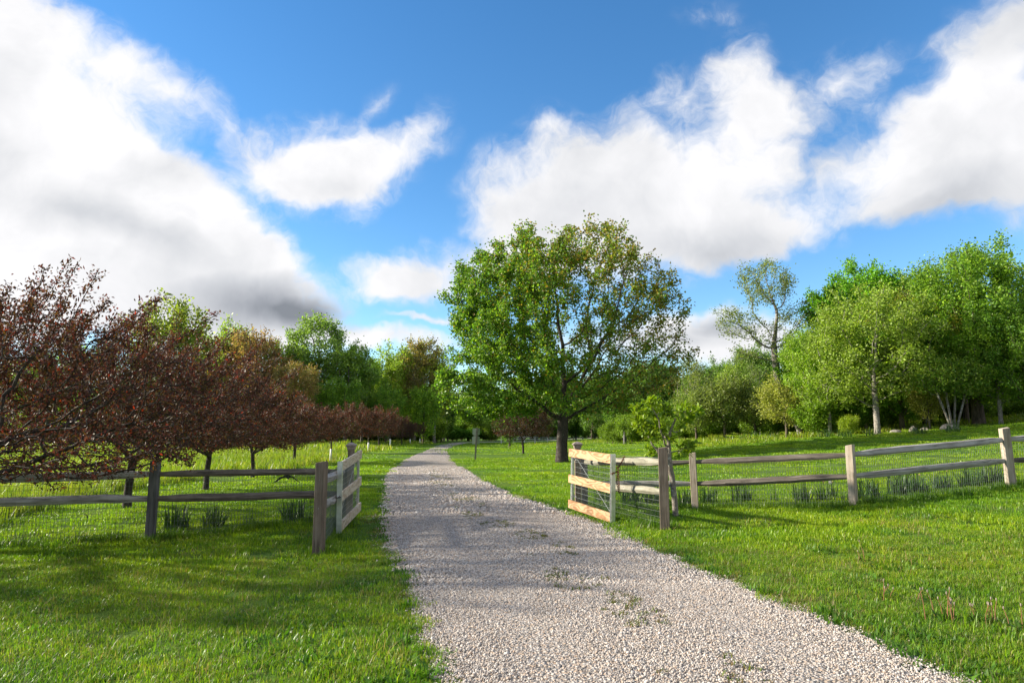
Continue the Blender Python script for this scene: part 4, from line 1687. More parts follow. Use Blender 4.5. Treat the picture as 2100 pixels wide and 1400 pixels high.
put_crab(-8.2, 0, CR_A, 'large purple-leaved tree reaching in from the left edge over the fence rail', 0.4, 1.0, Y=10.3)
put_crab(260, 1042, CR_B, 'purple-leaved tree with a lichened trunk just left of the dark fence post', 0.2, 0.97)
put_crab(422, 1005, CR_C, 'purple-leaved tree with its trunk seen over the middle of the left fence', 1.0, 0.88)
put_crab(518, 979, CR_C, 'purple-leaved tree standing third from the fence post, behind the rail', 3.4, 0.82)
put_crab(603, 950, CR_C, 'purple-leaved tree left of the nearest white-guarded sapling', 5.1, 0.9)
put_crab(678, 945, YC[0], 'thin purple sapling with a white trunk guard beside the left corner post', 0.3, 1.0, True)
put_crab(719, 930, CR_D, 'small purple-leaved tree with pale forked branches right behind the capped gate post', 0.9, 1.0)
put_crab(755, 925, YC[1], 'white-guarded purple sapling just right of the left-hand gate', 1.3, 1.15, True)
put_crab(777, 921, CR_D, 'rounded purple-leaved tree with a dark bare trunk among the white-guarded saplings', 2.4, 1.08)
put_crab(800, 917, YC[0], 'white-guarded purple sapling right of the rounded dark-trunked tree', 2.0, 1.4, True)
put_crab(824, 914, CR_D, 'purple-leaved tree with a white guard, tallest of the far guarded ones', 4.0, 0.86, True)
put_crab(841, 911.5, YC[1], 'second to last white-guarded sapling before the bend of the drive', 4.4, 1.2, True)
put_crab(861, 910, YC[0], 'last white-guarded sapling before the bend of the drive', 5.4, 1.2, True)

# the maple ------------------------------------------------------------
def maple_colours(C, r):
    n_ = len(C)
    green = np.asarray([(0.060, 0.125, 0.014), (0.045, 0.105, 0.014), (0.085, 0.150, 0.016), (0.105, 0.165, 0.016)])[r.integers(0, 4, n_)]
    oliv = np.asarray([(0.090, 0.120, 0.018), (0.115, 0.125, 0.018), (0.130, 0.118, 0.020), (0.150, 0.100, 0.022), (0.075, 0.120, 0.016)])[r.integers(0, 5, n_)]
    w = 1 / (1 + np.exp(-(C[:, 0] * 0.9 + (C[:, 2] - 7.0) * 0.45 - 0.9) / 1.7))
    pick = r.uniform(0, 1, n_) < w
    return np.where(pick[:, None], oliv, green)


def maple_dens(P):
    w = 1 / (1 + np.exp((P[:, 0] - 0.3) / 1.3))
    d = 0.36 + 1.1 * w
    low = np.clip((4.2 - P[:, 2]) / 2.0, 0, 1)
    return d * (1 + 0.5 * low * (P[:, 0] < 1.5))


rM = np.random.default_rng(77)
attM = np.concatenate([
    ellip(2800, (0.6, 0, 7.3), (6.9, 6.4, 5.8), 51, 0.6),
    ellip(500, (-3.6, 0, 8.4), (3.0, 3.2, 3.9), 52, 0.5),
    ellip(600, (-3.6, -0.5, 4.2), (3.4, 3.6, 2.4), 53, 0.4),
    ellip(550, (4.1, 0, 5.8), (3.8, 3.2, 2.8), 54, 0.4),
    ellip(260, (2.0, 0, 11.3), (2.6, 2.4, 2.0), 55, 0.4),
])
attM = attM[(attM[:, 2] > 1.95 + 0.12 * np.abs(attM[:, 0] - 0.5)) & (attM[:, 2] < 13.6)]
dM = np.hypot(attM[:, 0], attM[:, 1])
attM = attM[~((dM < 1.5) & (attM[:, 2] < 3.2))]
MAPLE = tree_meshes('maple', attM, [(0, 0, -0.15), (0.0, 0, 0.5), (0.02, 0, 1.1), (0.06, 0, 1.7), (0.08, 0, 2.3), (0.1, 0, 2.9)], 0.42, 3.2, 0.62, 0.285, 0.009, 98000, 0.145, 0.115, None, 55,
                    up=0.10, spread=0.17, droop=0.35, upn=0.5, shoots=60, shoot_len=0.7, colfun=maple_colours, densfun=maple_dens, thin=0.05, kt=11, flare=1.45, tipmax=3.5, clump=0.95)
gM = ground(1152, 948)
tree('maple_tree', 'big spreading maple, green on its left side and bronze on its right, beside the drive', 'tree', None, MAPLE, B_MAPLE, LEAF, gM, 0.0, 1.03)

# trees behind the maple on the right of the drive
put = ground(1073, 932)
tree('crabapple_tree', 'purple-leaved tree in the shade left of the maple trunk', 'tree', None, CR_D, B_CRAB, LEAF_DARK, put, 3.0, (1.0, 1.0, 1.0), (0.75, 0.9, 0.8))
put = ground(1045, 920)


def broad(name, seed, H, R, low, nleaf, L, Wd, cols, rt, natt=1300, step=0.5, up=0.12, spread=0.3, trunk_h=None, sparse=0.0, lobes=5, kt=8, thin=0.06, colfun=None, densfun=None, shoots=25, leanv=(0, 0), clump=0.5, r0=0.012, droop=0.2, upn=0.45, shoot_len=0.9, tipmax=3.0):
    """General broadleaf: a crown of several overlapping masses over a trunk."""
    r = np.random.default_rng(seed)
    th = trunk_h if trunk_h is not None else low + 0.3
    parts_ = [ellip(int(natt * 0.5), (leanv[0] * H * 0.6, leanv[1] * H * 0.6, (H + low) / 2), (R * 0.85, R * 0.85, (H - low) / 2), seed, 0.5)]
    for k in range(lobes):
        a = 2 * math.pi * (k + r.uniform(-.3, .3)) / lobes
        q = R * r.uniform(0.35, 0.62)
        zc = low + (H - low) * r.uniform(0.25, 0.82)
        rr_ = R * r.uniform(0.32, 0.5)
        parts_.append(ellip(int(natt * 0.5 / lobes), (math.cos(a) * q + leanv[0] * zc, math.sin(a) * q + leanv[1] * zc, zc), (rr_, rr_, rr_ * 0.8), seed + k + 1, 0.4))
    att = np.concatenate(parts_)
    if sparse:
        att = att[r.uniform(0, 1, len(att)) > sparse]
    att = att[att[:, 2] > low * 0.95]
    nseg = max(3, int(th / (step * 1.1)))
    bend = r.normal(0, 0.05, 2)
    trunk = []
    for k in range(nseg + 1):
        t = k / nseg
        z = -0.15 + (th + 0.15) * t
        trunk.append((leanv[0] * z + bend[0] * math.sin(t * 3), leanv[1] * z + bend[1] * math.sin(t * 2.5), z))
    return tree_meshes(name, att, trunk, step, H * 0.35 + 1.0, step * 1.45, rt, r0, nleaf, L, Wd, cols, seed, up=up, spread=spread, droop=droop, upn=upn,
                       shoots=shoots, shoot_len=shoot_len, thin=thin, kt=kt, colfun=colfun, densfun=densfun, clump=clump, flare=1.3, tipmax=tipmax)


G_MID = [(0.070, 0.130, 0.018), (0.055, 0.110, 0.018), (0.095, 0.155, 0.020)]
G_LIGHT = [(0.115, 0.160, 0.030), (0.095, 0.145, 0.024), (0.14, 0.175, 0.045), (0.12, 0.17, 0.022)]
G_DARK = [(0.035, 0.085, 0.014), (0.050, 0.105, 0.016), (0.070, 0.13, 0.016)]
G_BLUE = [(0.070, 0.125, 0.034), (0.095, 0.155, 0.040), (0.060, 0.105, 0.030)]
OLIVE = [(0.090, 0.110, 0.035), (0.075, 0.095, 0.030), (0.11, 0.125, 0.045)]
BRONZE = [(0.115, 0.075, 0.052), (0.14, 0.09, 0.06), (0.10, 0.08, 0.045), (0.10, 0.10, 0.04)]
YEL = [(0.15, 0.19, 0.018), (0.12, 0.17, 0.016), (0.18, 0.21, 0.03)]

# masters seen from about 45 m
N_DENSE = broad('dense_tree', 61, 12.0, 5.8, 1.0, 46000, 0.19, 0.12, G_DARK + G_MID, 0.34, natt=1500, step=0.48, spread=0.26, trunk_h=2.2, lobes=9, clump=0.9, tipmax=3)
N_LIGHT = broad('light_tree', 62, 10.5, 4.6, 1.6, 26000, 0.19, 0.10, G_LIGHT, 0.165, natt=1300, step=0.42, spread=0.24, trunk_h=3.4, lobes=6, clump=0.8, up=0.16)
N_BRIGHT = broad('bright_tree', 63, 12.0, 4.6, 3.0, 32000, 0.21, 0.14, [(0.075, 0.165, 0.014), (0.09, 0.185, 0.014), (0.055, 0.135, 0.014)], 0.26, natt=1200, step=0.48, spread=0.22, trunk_h=4.0, lobes=6, clump=0.8, shoots=60, up=0.2)
N_SMALL = broad('small_tree', 64, 4.6, 2.5, 1.0, 11000, 0.15, 0.09, OLIVE, 0.10, natt=700, step=0.3, spread=0.2, trunk_h=1.5, lobes=5, clump=0.7)
N_BUSH = broad('bush', 65, 2.6, 1.6, 0.15, 9000, 0.12, 0.08, [(0.10, 0.165, 0.012), (0.08, 0.145, 0.012), (0.125, 0.185, 0.016)], 0.06, natt=500, step=0.22, spread=0.16, trunk_h=0.3, lobes=5, clump=0.6, shoots=30, shoot_len=0.5)
# a tall thin tree with airy tiers
rT = np.random.default_rng(9)
attT = np.concatenate([ellip(420, (-0.7, 0, 11.4), (2.2, 2.0, 1.9), 71, 0.3), ellip(260, (-2.9, 0, 8.3), (1.9, 1.4, 1.2), 72, 0.3), ellip(200, (1.9, 0, 9.2), (1.9, 1.5, 1.0), 73, 0.3),
                       ellip(170, (3.5, 0.3, 8.6), (1.4, 1.2, 0.9), 77, 0.3), ellip(170, (-0.2, 0, 7.4), (1.4, 1.3, 1.5), 74, 0.3), ellip(110, (-2.6, 0, 6.2), (1.4, 1.0, 0.7), 75, 0.3), ellip(120, (1.0, 0, 5.4), (1.4, 1.2, 0.9), 76, 0.3)])
N_TALL = tree_meshes('tall_tree', attT, [(1.5, 0, -0.1), (1.2, 0, 0.9), (0.85, 0, 1.9), (0.35, 0, 2.8), (0.0, 0, 3.7), (-0.2, 0, 4.6), (-0.25, 0, 5.6), (-0.3, 0, 6.6)], 0.36, 4.0, 0.52, 0.25, 0.012, 9000, 0.17, 0.085, OLIVE + [(0.10, 0.13, 0.035)], 71,
                     up=0.08, spread=0.2, droop=0.3, shoots=25, clump=0.6, thin=0.05, kt=8)
# several stems from one foot
def multi(seed, H, nleaf, cols, nst=4, spreadx=0.75):
    r = np.random.default_rng(seed)
    Vs, Fs, off = [], [], 0
    CV, CF, CC, coff = [], [], [], 0
    for k in range(nst):
        a = -0.75 + 1.5 * k / (nst - 1)
        dx = a * spreadx
        att = ellip(260, (dx * 2.2, r.uniform(-.6, .6), H * 0.68), (1.5, 1.5, H * 0.27), seed + k, 0.4)
        tr = [(dx * 0.25 + dx * 1.3 * t, 0.1 * math.sin(k), -0.1 + t * H * 0.42) for t in np.linspace(0, 1, 6)]
        P, par = grow(att, tr, 0.32, 3.0, 0.5, 0.1, seed=seed + k)
        R, cnt, nch = radii(P, par, 0.010, 0.075)
        v, f = limb_mesh(P, par, R, cnt, k_thick=7, thin=0.04)
        Vs.append(v); Fs.append(f + off); off += len(v)
        w = (cnt <= 3) * 1.0
        w[:6] = 0
        ids_ = r.choice(len(P), nleaf // nst, p=w / w.sum())
        d_ = P[ids_] - P[np.maximum(par[ids_], 0)]
        d_ /= np.linalg.norm(d_, axis=1, keepdims=True) + 1e-9
        v, f, c_ = leaves(P[ids_], d_, 0.16, 0.10, cols, seed + 20 + k, 0.24, 0.2)
        CV.append(v); CF.append(f + coff); CC.append(c_); coff += len(v)
    return (arr_mesh('multi_trunk', np.concatenate(Vs), [np.concatenate(Fs)], smooth=True), arr_mesh('multi_crown', np.concatenate(CV), [np.concatenate(CF)], np.concatenate(CC)))


N_MULTI = multi(81, 6.0, 12000, G_LIGHT + G_MID)

# masters seen from about 110 m
def far_tree(seed, cols, H=18, R=6.0, low=2.5, nleaf=15000, L=0.40, rt=0.32, **kw):
    return broad('far_tree', seed, H, R, low, nleaf, L, L * 0.62, cols, rt, natt=kw.pop('natt', 900), step=0.8, spread=kw.pop('spread', 0.42), trunk_h=kw.pop('trunk_h', low + 2), lobes=kw.pop('lobes', 7), thin=0.07, kt=6, r0=0.028, clump=kw.pop('clump', 0.9), shoot_len=1.6, **kw)


F_A = far_tree(91, G_BLUE + G_MID, H=19, R=6.2, low=2.0)
F_B = far_tree(92, G_LIGHT, H=17, R=5.0, low=3.0, nleaf=11000)
F_C = far_tree(93, BRONZE, H=17, R=5.0, low=4.0, nleaf=13000, L=0.34, sparse=0.2)
F_D = far_tree(94, G_DARK + G_MID, H=15, R=6.0, low=0.8, nleaf=15000)
F_E = far_tree(95, G_BLUE, H=21, R=5.2, low=7.0, nleaf=10000, L=0.38, sparse=0.15, clump=1.0, trunk_h=7.5)
F_F = far_tree(96, OLIVE, H=15, R=4.6, low=3.5, nleaf=5200, L=0.30, sparse=0.1, shoots=70)

TP = {'bush': ('bush', 'shrub')}


GAIN = {'trees of the wood beyond the meadow': (1.4, 1.3, 1.1), 'trees of the wood behind the right-hand lawn': (1.12, 1.15, 0.95)}


def stand(ms, label, px, Y, top_py, bark, name='broadleaf_tree', cat='tree', group=None, rz=0.0, wide=1.0, col=(1, 1, 1), ref=None, base_py=None, leafm=None, lean=(0, 0)):
    """Stand a tree at distance Y so that its top reaches the given height."""
    x = at(px, 890, Y).x
    g_ = zg(x, Y)
    zt = at(px, top_py, Y).z
    co = np.empty(len(ms[1].vertices) * 3, np.float32)
    ms[1].vertices.foreach_get('co', co)
    H = np.quantile(co[2::3], 0.998)
    s = (zt - g_) / H
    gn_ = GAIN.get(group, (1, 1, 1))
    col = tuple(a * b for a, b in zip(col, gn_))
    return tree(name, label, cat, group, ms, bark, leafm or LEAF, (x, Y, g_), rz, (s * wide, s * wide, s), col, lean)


GR = 'trees of the wood behind the right-hand lawn'
stand(F_D, 'dark leafy tree mostly hidden behind the left half of the maple', 1045, 75, 800, B_BROWN, rz=1.0, wide=0.8)
# right-hand wood, front rank then the trees behind it
stand(N_DENSE, 'tall dense green tree closing the wood at the right edge', 2010, 43, 498, B_BROWN, group=GR, rz=0.3, wide=1.02, col=(1.25, 1.15, 1.0))
stand(N_DENSE, 'dark low-branched tree cut by the right edge of the picture', 2135, 39, 610, B_BROWN, group=GR, rz=2.6, wide=1.0)
stand(N_LIGHT, 'pale-barked light green tree standing in front of the wood', 1800, 42, 590, B_PALE, group=GR, rz=0.6, wide=1.15)
stand(N_BRIGHT, 'bright green tree with a tufted flat top behind the pale-barked one', 1785, 50, 538, B_BROWN, group=GR, rz=1.4, wide=0.95)
stand(N_TALL, 'tall thin airy tree with a leaning bare trunk rising over the bushes', 1605, 50, 535, B_GREY, group=GR, rz=0.0, wide=1.0)
stand(N_LIGHT, 'yellow-green tree between the bright tufted tree and the dense one', 1905, 47, 590, B_BROWN, group=GR, rz=3.3, wide=1.1, col=(1.2, 0.92, 0.9))
stand(N_DENSE, 'broad green tree in the middle of the right-hand wood behind the pale trunk', 1720, 56, 640, B_BROWN, group=GR, rz=4.2, wide=1.0, col=(1.15, 1.1, 1.0))
stand(N_DENSE, 'yellow-green rounded crown rising left of the tall dense tree', 1905, 50, 560, B_BROWN, group=GR, rz=1.9, wide=0.95, col=(1.7, 1.25, 1.0))
stand(N_BRIGHT, 'bright tree filling the gap left of the pale-barked one', 1690, 49, 690, B_BROWN, group=GR, rz=2.4, wide=1.25, col=(1.1, 1.0, 1.0))
stand(N_LIGHT, 'light green tree in the gap between the thin airy tree and the pale-barked one', 1702, 46, 668, B_BROWN, group=GR, rz=5.0, wide=1.05, col=(1.0, 1.1, 0.8))
stand(N_LIGHT, 'light tree in front of the dense one near the right edge', 2055, 40.5, 640, B_BROWN, group=GR, rz=4.0, wide=1.1, col=(0.95, 1.1, 0.7))
stand(N_BRIGHT, 'slender bright tree between the many-stemmed one and the dark trunks', 1985, 46, 600, B_BROWN, group=GR, rz=0.4, wide=0.9)
stand(N_MULTI, 'many-stemmed small tree with slanting trunks right of the stones', 1958, 40, 730, B_GREY, group=GR, rz=0.0, wide=1.15)
stand(N_SMALL, 'small forked tree with yellowish leaves in front of the dense dark trunks', 1908, 41.5, 765, B_BROWN, group=GR, rz=0.5, wide=0.9, col=(1.4, 1.2, 0.8))
stand(N_SMALL, 'cream-flecked small tree between the olive row and the round green bush', 1612, 49, 770, B_GREY, group=GR, rz=2.0, wide=1.1, col=(1.7, 1.5, 1.2))
stand(N_SMALL, 'olive small tree, rightmost of the row with pale thin trunks', 1548, 55, 790, B_PALE, group=GR, rz=3.0, wide=1.1)
stand(N_SMALL, 'olive small tree in the middle of the row with pale thin trunks', 1486, 56, 765, B_PALE, group=GR, rz=1.1, wide=1.15, col=(0.9, 0.95, 0.9))
stand(N_SMALL, 'olive small tree, leftmost of the row with pale thin trunks', 1428, 57, 800, B_PALE, group=GR, rz=4.0, wide=1.1, col=(1.05, 1.15, 0.9))
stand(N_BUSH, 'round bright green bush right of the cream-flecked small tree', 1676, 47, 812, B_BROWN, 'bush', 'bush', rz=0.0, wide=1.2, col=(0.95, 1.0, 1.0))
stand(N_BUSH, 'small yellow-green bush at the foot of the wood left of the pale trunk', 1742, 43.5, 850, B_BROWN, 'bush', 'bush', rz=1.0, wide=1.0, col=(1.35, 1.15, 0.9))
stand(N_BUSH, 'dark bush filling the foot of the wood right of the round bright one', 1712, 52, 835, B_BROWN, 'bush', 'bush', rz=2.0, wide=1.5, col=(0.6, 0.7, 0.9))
stand(N_DENSE, 'leaning dark-trunked tree just left of the pale-barked one', 1776, 46, 700, B_BROWN, group=GR, rz=5.4, wide=0.7, col=(0.95, 1.0, 1.0), lean=(0, 0.06))
stand(N_DENSE, 'dark-trunked tree standing behind the low stones', 1852, 45, 660, B_BROWN, group=GR, rz=0.9, wide=0.8, col=(1.1, 1.15, 1.0))
stand(F_B, 'light tree behind the small olive row, rising above it', 1500, 80, 742, B_GREY, group=GR, rz=1.0, wide=0.9)
stand(F_F, 'thin-leaved twiggy tree at the left end of the right-hand wood', 1425, 85, 728, B_GREY, group=GR, rz=2.0, wide=1.0)
stand(F_F, 'second thin-leaved twiggy tree, right of the one at the end of the wood', 1540, 84, 742, B_GREY, group=GR, rz=4.0, wide=1.0, col=(0.9, 1, 1))
stand(F_B, 'pale green tree in the background right of the tall thin one', 1655, 78, 690, B_GREY, group=GR, rz=3.0, wide=1.0)

# left-hand wood
GL = 'trees of the wood beyond the meadow'
stand(F_B, 'pale yellow-green tree showing above the nearest purple trees', 335, 95, 610, B_GREY, group=GL, rz=0.3, wide=1.1, col=(0.72, 0.72, 0.85))
stand(F_B, 'green tree seen through gaps of the purple trees at the left edge', 60, 90, 715, B_GREY, group=GL, rz=2.3, wide=1.3, col=(0.8, 1.05, 0.8))
stand(F_A, 'green tree seen between purple trees near the left edge', 175, 96, 700, B_GREY, group=GL, rz=1.3, wide=1.0)
stand(F_B, 'slim pointed grey-green tree left of the reddish crown', 448, 108, 655, B_GREY, group=GL, rz=1.9, wide=0.85, col=(0.85, 0.95, 1.0))
stand(F_C, 'reddish spring-leaved tree under the grey cloud', 525, 106, 676, B_GREY, group=GL, rz=0.8, wide=1.1)
stand(F_C, 'smaller reddish tree in front of the tall blue-green pair', 600, 98, 745, B_GREY, group=GL, rz=2.8, wide=1.1, col=(1.0, 1.1, 0.9))
stand(F_E, 'tallest airy green tree of the left-hand wood', 645, 112, 645, B_GREY, group=GL, rz=0.2, wide=1.15)
stand(F_A, 'full green tree right of the tallest airy one', 708, 112, 690, B_GREY, group=GL, rz=3.6, wide=1.0)
stand(F_A, 'green tree whose right side ends in a notch of sky', 742, 116, 722, B_GREY, group=GL, rz=5.0, wide=0.9, col=(0.95, 1.05, 1))
stand(F_B, 'light green tree right of the notch of sky', 795, 122, 705, B_GREY, group=GL, rz=0.7, wide=0.95, col=(0.9, 1.0, 0.9))
stand(F_C, 'orange-brown topped tree beside the left edge of the maple', 848, 124, 692, B_GREY, group=GL, rz=4.4, wide=0.95, col=(0.85, 1.05, 0.75))
stand(F_B, 'light green tree touching the left side of the maple crown', 890, 126, 712, B_GREY, group=GL, rz=2.9, wide=0.9, col=(1.0, 0.95, 0.9))
stand(F_A, 'green tree rising between the reddish tree and the tallest airy one', 582, 114, 690, B_GREY, group=GL, rz=0.9, wide=0.9, col=(1.05, 1.0, 0.9))
stand(F_B, 'light green tree under the dark grey cloud left of the reddish one', 488, 112, 690, B_GREY, group=GL, rz=3.9, wide=1.0, col=(0.8, 0.9, 0.85))
stand(F_A, 'green tree between the two light ones right of the notch of sky', 826, 127, 716, B_GREY, group=GL, rz=2.2, wide=0.8, col=(1.05, 1.0, 0.85))
stand(F_D, 'low dark green tree filling the wood behind the rounded purple tree', 690, 104, 775, B_BROWN, group=GL, rz=1.5, wide=1.1)
stand(F_D, 'dark green tree under the light ones right of the rounded purple tree', 790, 112, 790, B_BROWN, group=GL, rz=3.5, wide=1.0, col=(1.1, 1.1, 1))
stand(F_D, 'green tree with bare grey trunk behind the last guarded saplings', 868, 118, 790, B_GREY, group=GL, rz=5.5, wide=0.9, col=(1.3, 1.25, 1))
stand(F_D, 'dark tree beyond the far fence left of the maple trunk', 960, 167, 800, B_BROWN, group=GL, rz=0.5, wide=1.1)
stand(F_D, 'dark tree beyond the far fence straight behind the maple trunk', 1100, 167, 785, B_BROWN, group=GL, rz=2.5, wide=1.1)
stand(F_D, 'dark tree beyond the far fence behind the lone wooden post', 1250, 166, 790, B_BROWN, group=GL, rz=4.5, wide=1.1)
stand(F_A, 'dark tree right of the lone wooden post at the end of the wood', 1350, 164, 788, B_BROWN, group=GL, rz=0.9, wide=1.0, col=(0.9, 0.9, 1.0))
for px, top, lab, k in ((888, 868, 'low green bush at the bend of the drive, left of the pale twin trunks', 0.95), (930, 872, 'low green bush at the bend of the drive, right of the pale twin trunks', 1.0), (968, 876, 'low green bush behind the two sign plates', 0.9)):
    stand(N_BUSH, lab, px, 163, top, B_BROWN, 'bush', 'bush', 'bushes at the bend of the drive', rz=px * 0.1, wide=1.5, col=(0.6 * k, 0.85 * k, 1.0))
# pale twin trunks at the bend
PT = broad('birch', 97, 9.0, 2.0, 5.5, 1800, 0.3, 0.2, G_LIGHT, 0.13, natt=160, step=0.6, trunk_h=5.0, lobes=3, thin=0.05, r0=0.02)
stand(PT, 'left one of two pale slim trunks at the bend of the drive', 911, 162, 790, B_PALE, 'birch_tree', group='pale twin trunks', wide=1.2)
stand(PT, 'right one of two pale slim trunks at the bend of the drive', 918, 162.5, 800, B_PALE, 'birch_tree', group='pale twin trunks', rz=2.0, wide=1.2)

# the depth of the wood behind the front trees reads as one mass
def joined(ms):
    tv, cv = ms
    nt, nc = len(tv.vertices), len(cv.vertices)
    a = np.empty(nt * 3, np.float32); tv.vertices.foreach_get('co', a)
    b = np.empty(nc * 3, np.float32); cv.vertices.foreach_get('co', b)
    tl = np.empty(len(tv.loops), np.int32); tv.loops.foreach_get('vertex_index', tl)
    cl = np.empty(len(cv.loops), np.int32); cv.loops.foreach_get('vertex_index', cl)
    ca = np.empty(nc * 4, np.float32); cv.attributes['col'].data.foreach_get('color', ca)
    cols = np.concatenate([np.full((nt, 3), 0.1), ca.reshape(-1, 4)[:, :3]])
    return arr_mesh('wood_mass', np.concatenate([a, b]).reshape(-1, 3), [tl.reshape(-1, 4), cl.reshape(-1, 3) + nt], cols,
                    midx=np.concatenate([np.zeros(len(tl) // 4), np.ones(len(cl) // 3)]))


rW = np.random.default_rng(4)
pts = []
for k in range(110):
    x = rW.uniform(-125, 55)
    y = 128 + rW.uniform(0, 26) - (x < -35) * 0.30 * (-35 - x)
    if x > -21:
        y += 42
    pts.append((x, y))
pts += list(zip(rW.uniform(-32, -14.5, 16), rW.uniform(134, 160, 16)))
Pw = np.array([(x, y, zg(x, y)) for x, y in pts])
WM = leaf_mat('wood_mass_leaf', objcol=False, gain=1.7)
scatter('woodland', Pw, [joined(F_D), joined(F_A)], [B_BROWN, WM], sc=rW.uniform(0.55, 0.85, len(Pw)))
pts = []
for k in range(75):
    x = rW.uniform(8, 75)
    y = 96 - 0.62 * (x - 17) + rW.uniform(0, 20)
    pts.append((x, y))
Pw = np.array([(x, y, zg(x, y)) for x, y in pts])
scatter('woodland', Pw, [joined(F_D), joined(F_D), joined(F_A)], [B_BROWN, WM], sc=rW.uniform(0.42, 0.68, len(Pw)))

# undergrowth along the foot of the woods
pts = []
for k in range(150):
    x = rW.uniform(-90, 30)
    y = 124 - (x < -22) * 0.36 * (-22 - x) + rW.uniform(0, 6) + 39 * (x > -19)
    pts.append((x, y))
Pw = np.array([(x, y, zg(x, y)) for x, y in pts])
Pw = np.concatenate([Pw, np.array([(x, y, zg(x, y)) for x, y in zip(rW.uniform(-34, -14.5, 40), rW.uniform(126, 146, 40))])])
scatter('undergrowth', Pw, [joined(N_BUSH)], [B_BROWN, leaf_mat('undergrowth_leaf', objcol=False)], sc=rW.uniform(0.8, 1.8, len(Pw)))
pts = []
for k in range(150):
    x = rW.uniform(11, 60)
    y = 66 - 0.62 * (x - 15) + rW.uniform(0, 14)
    pts.append((x, y))
Pw = np.array([(x, y, zg(x, y)) for x, y in pts])
Pw = np.concatenate([Pw, np.array([(x, y, zg(x, y)) for x, y in zip(rW.uniform(22, 48, 50), rW.uniform(46, 58, 50))])])
scatter('undergrowth', Pw, [joined(N_BUSH)], [B_BROWN, leaf_mat('undergrowth_leaf', objcol=False)], sc=rW.uniform(0.5, 1.1, len(Pw)))

# ------------------------------------------------------------------ young magnolia-like tree behind the right corner post
M_bleaf, n, out = mat('broad_leaf')
oc = n.new('ShaderNodeObjectInfo').outputs['Random']
at_ = n.new('ShaderNodeAttribute', attribute_name='col').outputs['Color']
c = n.mix(1.0, at_, n.ramp(oc, [(0.0, (0.75, 0.8, 0.9)), (1.0, (1.3, 1.2, 1.0))]), 'MULTIPLY')
p_b = principled(n, None, c, 0.45, 0.22)
tr_ = n.new('ShaderNodeBsdfTranslucent')
n.put(tr_.inputs[0], n.mix(1.0, c, (1.45, 1.4, 0.5), 'MULTIPLY'))
mx_ = n.new('ShaderNodeMixShader')
mx_.inputs[0].default_value = 0.42
n.t.links.new(p_b.outputs[0], mx_.inputs[1])
n.t.links.new(tr_.outputs[0], mx_.inputs[2])
n.t.links.new(mx_.outputs[0], out.inputs[0])

gS = ground(1386, 1057)
YS = gS.y
rS = np.random.default_rng(3)
cl = []
for px, py, w in ((1302, 848, .26), (1330, 835, .26), (1356, 838, .24), (1383, 846, .24), (1408, 848, .22), (1428, 848, .20), (1318, 872, .24), (1350, 872, .2), (1368, 890, .22), (1395, 880, .18),
                  (1336, 895, .18), (1345, 918, .16), (1335, 930, .12), (1410, 925, .15), (1424, 915, .13), (1395, 935, .12), (1360, 910, .16)):
    q = at(px, py, YS)
    cl.append(ellip(26, (q.x - gS.x, rS.uniform(-.35, .35), q.z - gS.z), (w, w * 1.3, w * 0.7), int(px), 0.2))
attS = np.concatenate(cl)
zf0 = at(1380, 975, YS).z - gS.z
trS = [(0, 0, -0.1), (-0.01, 0, zf0 * 0.33), (-0.03, 0.0, zf0 * 0.66), (-0.05, 0, zf0)]
PS, parS = grow(attS, trS, 0.11, 2.0, 0.15, 0.14, seed=8, jit=0.14)
RS, cntS, nchS = radii(PS, parS, 0.0045, 0.055)
V, Fq = limb_mesh(PS, parS, RS, cntS, k_thick=9, k_thin=5, thin=0.02)
tS = empty('sapling_tree', gS, 'small forked tree with big fresh green leaves behind the right corner post', 'tree')
link('trunk', arr_mesh('sapling_trunk', V, [Fq], smooth=True), tS, bark_mat('smooth_bark', (0.13, 0.11, 0.09), (0.29, 0.255, 0.22), (0.40, 0.40, 0.35), 2.5, 0.3))


def leaf_shape(seed, L=0.105, Wd=0.052):
    r = np.random.default_rng(seed)
    prof = [(0, 0.03), (0.25, 0.55), (0.5, 0.92), (0.72, 1.0), (0.9, 0.55), (1.0, 0.02)]
    V, Fc = [], []
    curl = r.uniform(0.1, 0.35)
    for i, (t, w) in enumerate(prof):
        z = -curl * L * t * t
        for s in (-1, 0, 1):
            V.append((t * L, s * w * Wd / 2, z + abs(s) * w * Wd * 0.16))
    for i in range(len(prof) - 1):
        for s in range(2):
            a = i * 3 + s
            Fc.append((a, a + 1, a + 4, a + 3))
    c = [(0.19, 0.29, 0.018), (0.15, 0.26, 0.018), (0.22, 0.31, 0.02)][seed % 3]
    return np.array(V), np.array(Fc), np.array(c)


